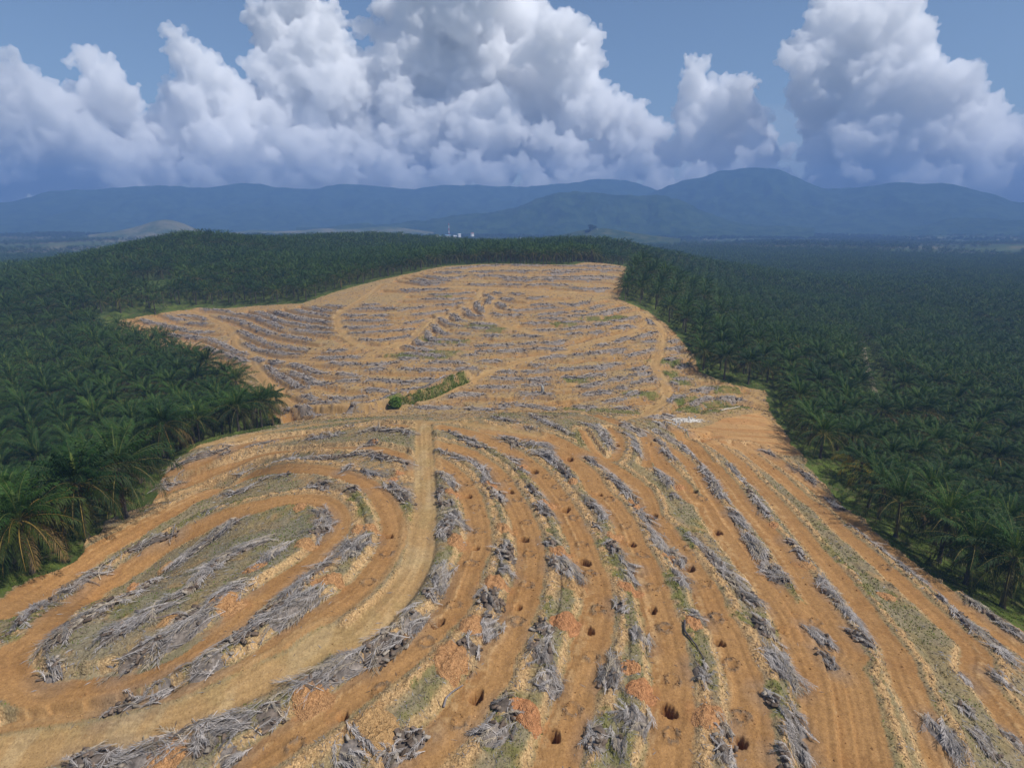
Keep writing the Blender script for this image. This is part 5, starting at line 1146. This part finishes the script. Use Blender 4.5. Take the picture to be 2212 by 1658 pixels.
# village
mat_wall, k, b = material('painted_wall', .8, .2); b.inputs['Base Color'].default_value = (.75, .74, .70, 1)
def roof_mat(name, c): m_, k, b = material(name, .5, .3); k.ln(k.ramp(k.noise(.8, 3), .3, .7, tuple(v * .8 for v in c), c), b.inputs['Base Color']); return m_
RM = dict(blue=roof_mat('blue_roof', (.25, .42, .55)), white=roof_mat('white_roof', (.75, .75, .74)), red=roof_mat('red_roof', (.45, .20, .13)), grey=roof_mat('grey_roof', (.42, .42, .42)))
mat_dark, k, b = material('window_dark', .3, .5); b.inputs['Base Color'].default_value = (.05, .06, .07, 1)
def house(fx, fy, r, wd_, dp, ht, rf, label, rot=.2, onz=None):
    q = at_r(np.array([fx, fy], float), r); z0 = float(z_ground(q[0], q[1])) - .5 if onz is None else onz
    z0 = max(z0, q[2] - ht * .5) if onz is None else onz
    e = bpy.data.objects.new('house', None); COL.objects.link(e); e.location = (q[0], q[1], z0); e.rotation_euler = (0, 0, rot); tag(e, label, 'house', 'houses of the far village')
    a = Acc(); X, Y = wd_ / 2, dp / 2; c = np.array([[-X, -Y], [X, -Y], [X, Y], [-X, Y]])
    for i in range(4):
        p0, p1 = c[i], c[(i + 1) % 4]; a.quads(np.array([[[*p0, -8], [*p1, -8], [*p1, ht], [*p0, ht]]]), (1, 1, 1))
    rg = ht + dp * .28
    for sx in (-1, 1): a.quads(np.array([[[sx * X, -Y, ht], [sx * X, Y, ht], [sx * X, 0, rg], [sx * X, 0, rg]]])[:, [0, 1, 2, 2]], (1, 1, 1))
    link('wall', a.mesh('wall', mat_wall), e); b_ = Acc(); o = .7
    for sy in (-1, 1):
        for dz in (0.05, .3): b_.quads(np.array([[[-X - o, sy * (Y + o), ht - .35 + dz], [X + o, sy * (Y + o), ht - .35 + dz], [X + o, 0, rg + dz], [-X - o, 0, rg + dz]]]), (1, 1, 1))
    link('roof', b_.mesh('roof', RM[rf]), e)
    nw = max(2, int(wd_ / 5))
    for i in range(nw):
        xw_ = -X + (i + .5) * wd_ / nw; w_ = Acc(); w_.quads(np.array([[[xw_ - .7, -Y - .05, 1.0], [xw_ + .7, -Y - .05, 1.0], [xw_ + .7, -Y - .05, 2.4], [xw_ - .7, -Y - .05, 2.4]]]), (1, 1, 1)); link('window', w_.mesh('window', mat_dark), e)
VR = 2350
for i_, (fx, fy, w_, rf, lb) in enumerate([(968, 509, 30, 'blue', 'long pale blue roofed hall at the foot of the radio mast'), (983, 510.5, 18, 'white', 'white roofed house right of the long blue hall'), (952, 510, 16, 'blue', 'small blue roofed house left of the long blue hall'), (944, 508.5, 14, 'grey', 'small grey roofed house at the left end of the village by the mast'), (992, 507, 16, 'white', 'white house at the right end of the village by the mast'),
     (1020, 505, 18, 'red', 'red roofed house among trees right of the radio mast'), (868, 506.5, 22, 'white', 'pair of white walls under trees, farthest left house of the village'), (921, 511.5, 16, 'white', 'single white house between the far left house and the radio mast'), (1124, 514.5, 14, 'grey', 'pale house alone among palms between the mast and the small planted hill')]):
    house(fx, fy, VR - 10 * i_, w_ * .65, 7, 3.0, rf, lb, .1 + .13 * i_)
hq = at_r(np.array([1294., 496.]), 2045); house(1294, 495, 2040, 14, 9, 5, 'white', 'white house on top of the small planted hill beside dark trees', .2, onz=hq[2] - 6)
mq = at_r(np.array([970., 507.]), VR + 40); mz = float(z_ground(mq[0], mq[1])); mt = at_r(np.array([970., 482.]), VR + 40)[2]; Hm = mt - mz
e = bpy.data.objects.new('radio_mast', None); COL.objects.link(e); e.location = (mq[0], mq[1], mz); tag(e, 'tall red and white lattice radio mast rising above the far village', 'radio mast')
mat_red, k, b = material('mast_red', .6, .3); b.inputs['Base Color'].default_value = (.55, .10, .06, 1)
mat_white, k, b = material('mast_white', .6, .3); b.inputs['Base Color'].default_value = (.82, .82, .80, 1)
ns = 7
for i in range(ns):
    a = Acc(); z0_, z1_ = Hm * i / ns, Hm * (i + 1) / ns; w0, w1 = 2.6 * (1 - .75 * i / ns), 2.6 * (1 - .75 * (i + 1) / ns); cs = [(-1, -1), (1, -1), (1, 1), (-1, 1)]
    for j in range(4):
        x0, y0 = cs[j]; x1, y1 = cs[(j + 1) % 4]; tube(a, [[x0 * w0, y0 * w0, z0_], [x0 * w1, y0 * w1, z1_]], .35, (1, 1, 1), 5); tube(a, [[x0 * w0, y0 * w0, z0_], [x1 * w1, y1 * w1, z1_]], .22, (1, 1, 1), 4); tube(a, [[x1 * w0, y1 * w0, z0_], [x0 * w1, y0 * w1, z1_]], .22, (1, 1, 1), 4)
    link('mast_section', a.mesh('mast_section', mat_red if i % 2 == 0 else mat_white), e)
# ------------------------------------------------------------------ air, clouds, light
BX, BTOP = 5900.0, 530.0
hm_ = bpy.data.materials.new('air'); hm_.use_nodes = True; hm_.node_tree.nodes.clear(); k = N(hm_)
ou = k.add('ShaderNodeOutputMaterial'); pv = k.add('ShaderNodeVolumePrincipled'); pv.inputs['Color'].default_value = (.25, .435, .82, 1); pv.inputs['Density'].default_value = 2.6e-4; pv.inputs['Anisotropy'].default_value = 0.0
k.ln(pv.outputs[0], ou.inputs['Volume'])
zlo = float(min(zv.min(), 0)) - 30
c8 = np.array([[x, y, z] for z in (zlo, BTOP) for x, y in ((-BX, -BX), (BX, -BX), (BX, BX), (-BX, BX))], float)
hz = link('haze', mesh_np('haze', c8, np.array([[0, 3, 2, 1], [4, 5, 6, 7], [0, 1, 5, 4], [1, 2, 6, 5], [2, 3, 7, 6], [3, 0, 4, 7]]), hm_)); tag(hz, 'pale blue haze filling the valley', 'haze', None, 'stuff')

def make_light(sun_el=55, sdir=(1.0, -.48), sky=.105, sun=4.4):
    w = bpy.data.worlds.new('World'); scene.world = w; w.use_nodes = True
    nt = w.node_tree; bg = nt.nodes['Background']; sk = nt.nodes.new('ShaderNodeTexSky'); sk.sky_type = 'NISHITA'; sk.sun_disc = False
    se = math.radians(sun_el); az = math.atan2(sdir[0], sdir[1]); sk.sun_elevation = se; sk.sun_rotation = az
    sk.air_density = 1.0; sk.dust_density = .6; sk.ozone_density = 2.4
    nt.links.new(sk.outputs[0], bg.inputs[0]); bg.inputs[1].default_value = sky
    L = bpy.data.lights.new('sun', 'SUN'); L.energy = sun; L.angle = math.radians(.5); L.color = (1, .965, .92)
    o = bpy.data.objects.new('sun', L); COL.objects.link(o); h = np.array(sdir) / np.hypot(*sdir)
    d = Vector((h[0] * math.cos(se), h[1] * math.cos(se), math.sin(se))); o.rotation_euler = d.to_track_quat('Z', 'Y').to_euler(); o.location = (0, 0, 300)
make_light()
scene.view_settings.view_transform = 'Standard'; scene.view_settings.look = 'None'; scene.view_settings.gamma = 1; scene.view_settings.exposure = 0.0
cy = scene.cycles; cy.volume_bounces = 26; cy.max_bounces = 28; cy.diffuse_bounces = 3; cy.transparent_max_bounces = 16; cy.use_denoising = True

CLOUDS = {
 'left': ('ragged grey white cumulus tower at the left edge with a leaning top', 7800, [(190,135,30),(225,165,45),(250,205,50),(205,195,45),(230,255,65),(270,240,38),(150,275,60),(95,220,42),(40,180,45),(5,160,40),(60,255,65),(0,260,65),(120,315,75),(40,330,70),(200,330,75),(-60,220,60),(-60,320,80)]),
 'spire': ('narrow white cumulus spire left of the widest cloud', 8200, [(382,78,26),(400,120,40),(430,165,52),(470,215,68),(420,255,72),(525,250,70),(400,310,80),(520,320,85),(340,320,60),(300,350,60),(600,300,80),(470,360,70),(560,370,60)]),
 'centre': ('widest bright cumulus mass in the centre reaching out of the top of the photo', 8600, [(555,40,36),(595,15,45),(650,35,52),(700,35,34),(735,48,26),(600,95,60),(680,110,70),(620,180,80),(720,190,90),(780,62,28),(812,72,30),(860,25,55),(930,35,70),(1000,35,65),(1050,75,80),(900,120,100),(1000,160,110),(850,200,100),(1130,60,72),(1190,105,72),(1230,70,40),(1275,92,36),(1287,132,34),(1240,180,72),(1150,225,100),(1265,250,70),(760,290,90),(900,290,100),(1040,280,100),(680,330,80),(1180,320,80),(900,-60,90),(1040,-50,90),(640,-40,60),(800,350,70),(960,350,70),(1080,355,60)]),
 'mid': ('hazy cumulus shelf between the central mass and the small twin tower', 8900, [(1335,285,70),(1372,240,30),(1400,300,60),(1300,340,60),(1240,370,45),(1380,350,55),(1440,340,45)]),
 'twin': ('small twin topped cumulus tower between the two big clouds', 8300, [(1490,135,20),(1512,148,24),(1500,185,42),(1530,218,52),(1603,195,36),(1622,188,22),(1570,240,62),(1495,255,50),(1605,285,70),(1500,310,52),(1545,335,58),(1640,330,50)]),
 'right': ('tall bright cumulus tower at the right leaning out of the top of the photo', 8000, [(1698,122,24),(1722,100,30),(1760,35,20),(1800,18,50),(1860,15,52),(1905,48,52),(1962,55,42),(1992,82,34),(1800,90,70),(1880,110,90),(1962,150,72),(1725,140,38),(1785,185,90),(1900,225,100),(2005,220,70),(2050,200,50),(2082,168,32),(2102,195,28),(1800,285,80),(1900,315,90),(2005,300,80),(2085,285,70),(1780,335,50),(1885,350,60),(2005,355,60),(2105,345,60)]),
 'edge': ('low grey cumulus bank cut by the right edge of the photo', 8500, [(2185,300,40),(2210,335,55),(2160,365,40),(2260,300,60),(2280,360,60)]),
 'puff': ('two small bright cumulus puffs low against the right mountains', 7300, [(1752,391,14),(1766,382,13),(1778,377,10),(1815,388,18),(1838,374,22),(1862,383,20),(1880,390,12)]),
 'bank': ('long low row of small cumulus heads above the left mountains', 7600, [(k * 66 - 40, 372 + 14 * math.sin(k * 2.3), 30 + 11 * math.sin(k * 1.7)) for k in range(23)] + [(((k * 379) % 1460) - 30, 292 + ((k * 53) % 90), 22 + ((k * 29) % 27)) for k in range(48)] + [(k * 88 - 80, 402 + 5 * math.sin(k * 1.9), 50) for k in range(28)] + [(1600, 335, 20), (1650, 325, 24), (1700, 330, 22), (1620, 350, 16)]),
}
cm = bpy.data.materials.new('cloud'); cm.use_nodes = True; cm.node_tree.nodes.clear(); k = N(cm); ou = k.add('ShaderNodeOutputMaterial')
pv = k.add('ShaderNodeVolumePrincipled'); pv.inputs['Color'].default_value = (1, 1, 1, 1); pv.inputs['Density'].default_value = .0115; pv.inputs['Anisotropy'].default_value = .0
k.ln(pv.outputs[0], ou.inputs['Volume'])
_ico = None
def ico():
    global _ico
    if _ico is None:
        import bmesh; bm = bmesh.new(); bmesh.ops.create_icosphere(bm, subdivisions=2, radius=1.0); _ico = (np.array([v.co[:] for v in bm.verts]), np.array([[v.index for v in f.verts] for f in bm.faces])); bm.free()
    return _ico
def cloud(key, label, dist, blobs, seed):
    R = np.random.default_rng(seed); S = []; sc = dist / FPX / 2.16
    for fx, fy, r in blobs:
        d = dist + R.normal() * 260 + r * 1.5; azf = ray(np.array([fx, fy], float)); d = max(d, (6250 + r * 5) / (azf[1] / math.hypot(azf[0], azf[1]))) if key in ('bank', 'puff') else d; c = at_r(np.array([fx, fy], float), d); rr_ = r * sc * .80; S.append((*c, rr_))
        k1 = 12
        for _ in range(k1):
            v = R.normal(0, 1, 3); v /= np.linalg.norm(v); v[2] = v[2] if v[2] > -.35 else -v[2]; r1 = rr_ * R.uniform(.22, .56); c1 = c + v * rr_ * .86; S.append((*c1, r1))
            for _ in range(5):
                w_ = R.normal(0, 1, 3); w_ /= np.linalg.norm(w_); w_ = w_ + v * .8; w_ /= np.linalg.norm(w_); S.append((*(c1 + w_ * r1 * .85), r1 * R.uniform(.28, .5)))
    S = np.array(S); iv, fi = ico(); V = (S[:, None, :3] + iv[None] * S[:, None, 3:4]).reshape(-1, 3); Fc = (fi[None] + (np.arange(len(S)) * len(iv))[:, None, None]).reshape(-1, 3)
    V[:, 1] = np.maximum(V[:, 1], BX + 120)
    o = link('cumulus_cloud', mesh_np('cumulus_cloud', V, Fc, cm))
    md = o.modifiers.new('merge', 'REMESH'); md.mode = 'VOXEL'; md.voxel_size = 13; md.use_smooth_shade = True
    for nm, ty, sz, st in (('billow', 'VORONOI', 210, -150), ('curl', 'VORONOI', 80, -70), ('wisp', 'CLOUDS', 36, 42)):
        tx = bpy.data.textures.get(nm)
        if tx is None:
            tx = bpy.data.textures.new(nm, ty); tx.noise_scale = sz
            if ty == 'VORONOI': tx.noise_intensity = 1.0
        dm = o.modifiers.new(nm, 'DISPLACE'); dm.texture = tx; dm.texture_coords = 'GLOBAL'; dm.strength = st; dm.mid_level = .35 if st < 0 else .5
    md = o.modifiers.new('clean', 'REMESH'); md.mode = 'VOXEL'; md.voxel_size = 11; md.use_smooth_shade = True
    tag(o, label, 'cloud', 'cumulus clouds above the mountains'); return o
for i_, (k_, (lb, ds, bl)) in enumerate(CLOUDS.items()): cloud(k_, lb, ds, bl, 900 + i_)

# thin veil of cloud behind the towers
vm = bpy.data.materials.new('veil'); vm.use_nodes = True; vm.node_tree.nodes.clear(); k = N(vm); ou = k.add('ShaderNodeOutputMaterial')
pv = k.add('ShaderNodeVolumePrincipled'); pv.inputs['Color'].default_value = (1, 1, 1, 1); pv.inputs['Density'].default_value = 2.2e-4; pv.inputs['Anisotropy'].default_value = 0.0
k.ln(pv.outputs[0], ou.inputs['Volume'])
R = np.random.default_rng(5); VS = []
for i in range(46):
    fx = R.uniform(-300, 2500); fy = R.uniform(270, 420); d = R.uniform(10500, 12500); c = at_r(np.array([fx, fy]), d); VS.append((*c, R.uniform(500, 900)))
VS = np.array(VS); iv, fi = ico(); V = (VS[:, None, :3] + iv[None] * VS[:, None, 3:4] * np.array([1.6, 1.0, .55])).reshape(-1, 3)
o = link('cloud_veil', mesh_np('cloud_veil', V, (fi[None] + (np.arange(len(VS)) * len(iv))[:, None, None]).reshape(-1, 3), vm)); md = o.modifiers.new('merge', 'REMESH'); md.mode = 'VOXEL'; md.voxel_size = 60; md.use_smooth_shade = True
tag(o, 'thin pale veil of cloud behind the cumulus towers', 'cloud veil', None, 'stuff')

VS = []
for i in range(40):
    fx = -250 + i * 70 + R.uniform(-25, 25); fy = R.uniform(330, 405); azf = ray(np.array([fx, fy])); d = R.uniform(6750, 7000) / (azf[1] / math.hypot(azf[0], azf[1])); c = at_r(np.array([fx, fy]), d); VS.append((*c, R.uniform(330, 480)))
VS = np.array(VS); V = (VS[:, None, :3] + iv[None] * VS[:, None, 3:4] * np.array([1.7, .9, .6])).reshape(-1, 3); V[:, 1] = np.maximum(V[:, 1], BX + 120)
o = link('cloud_veil', mesh_np('cloud_veil', V, (fi[None] + (np.arange(len(VS)) * len(iv))[:, None, None]).reshape(-1, 3), vm)); md = o.modifiers.new('merge', 'REMESH'); md.mode = 'VOXEL'; md.voxel_size = 50; md.use_smooth_shade = True
tag(o, 'thin mist drifting in front of the cumulus bases above the mountain tops', 'cloud veil', None, 'stuff')
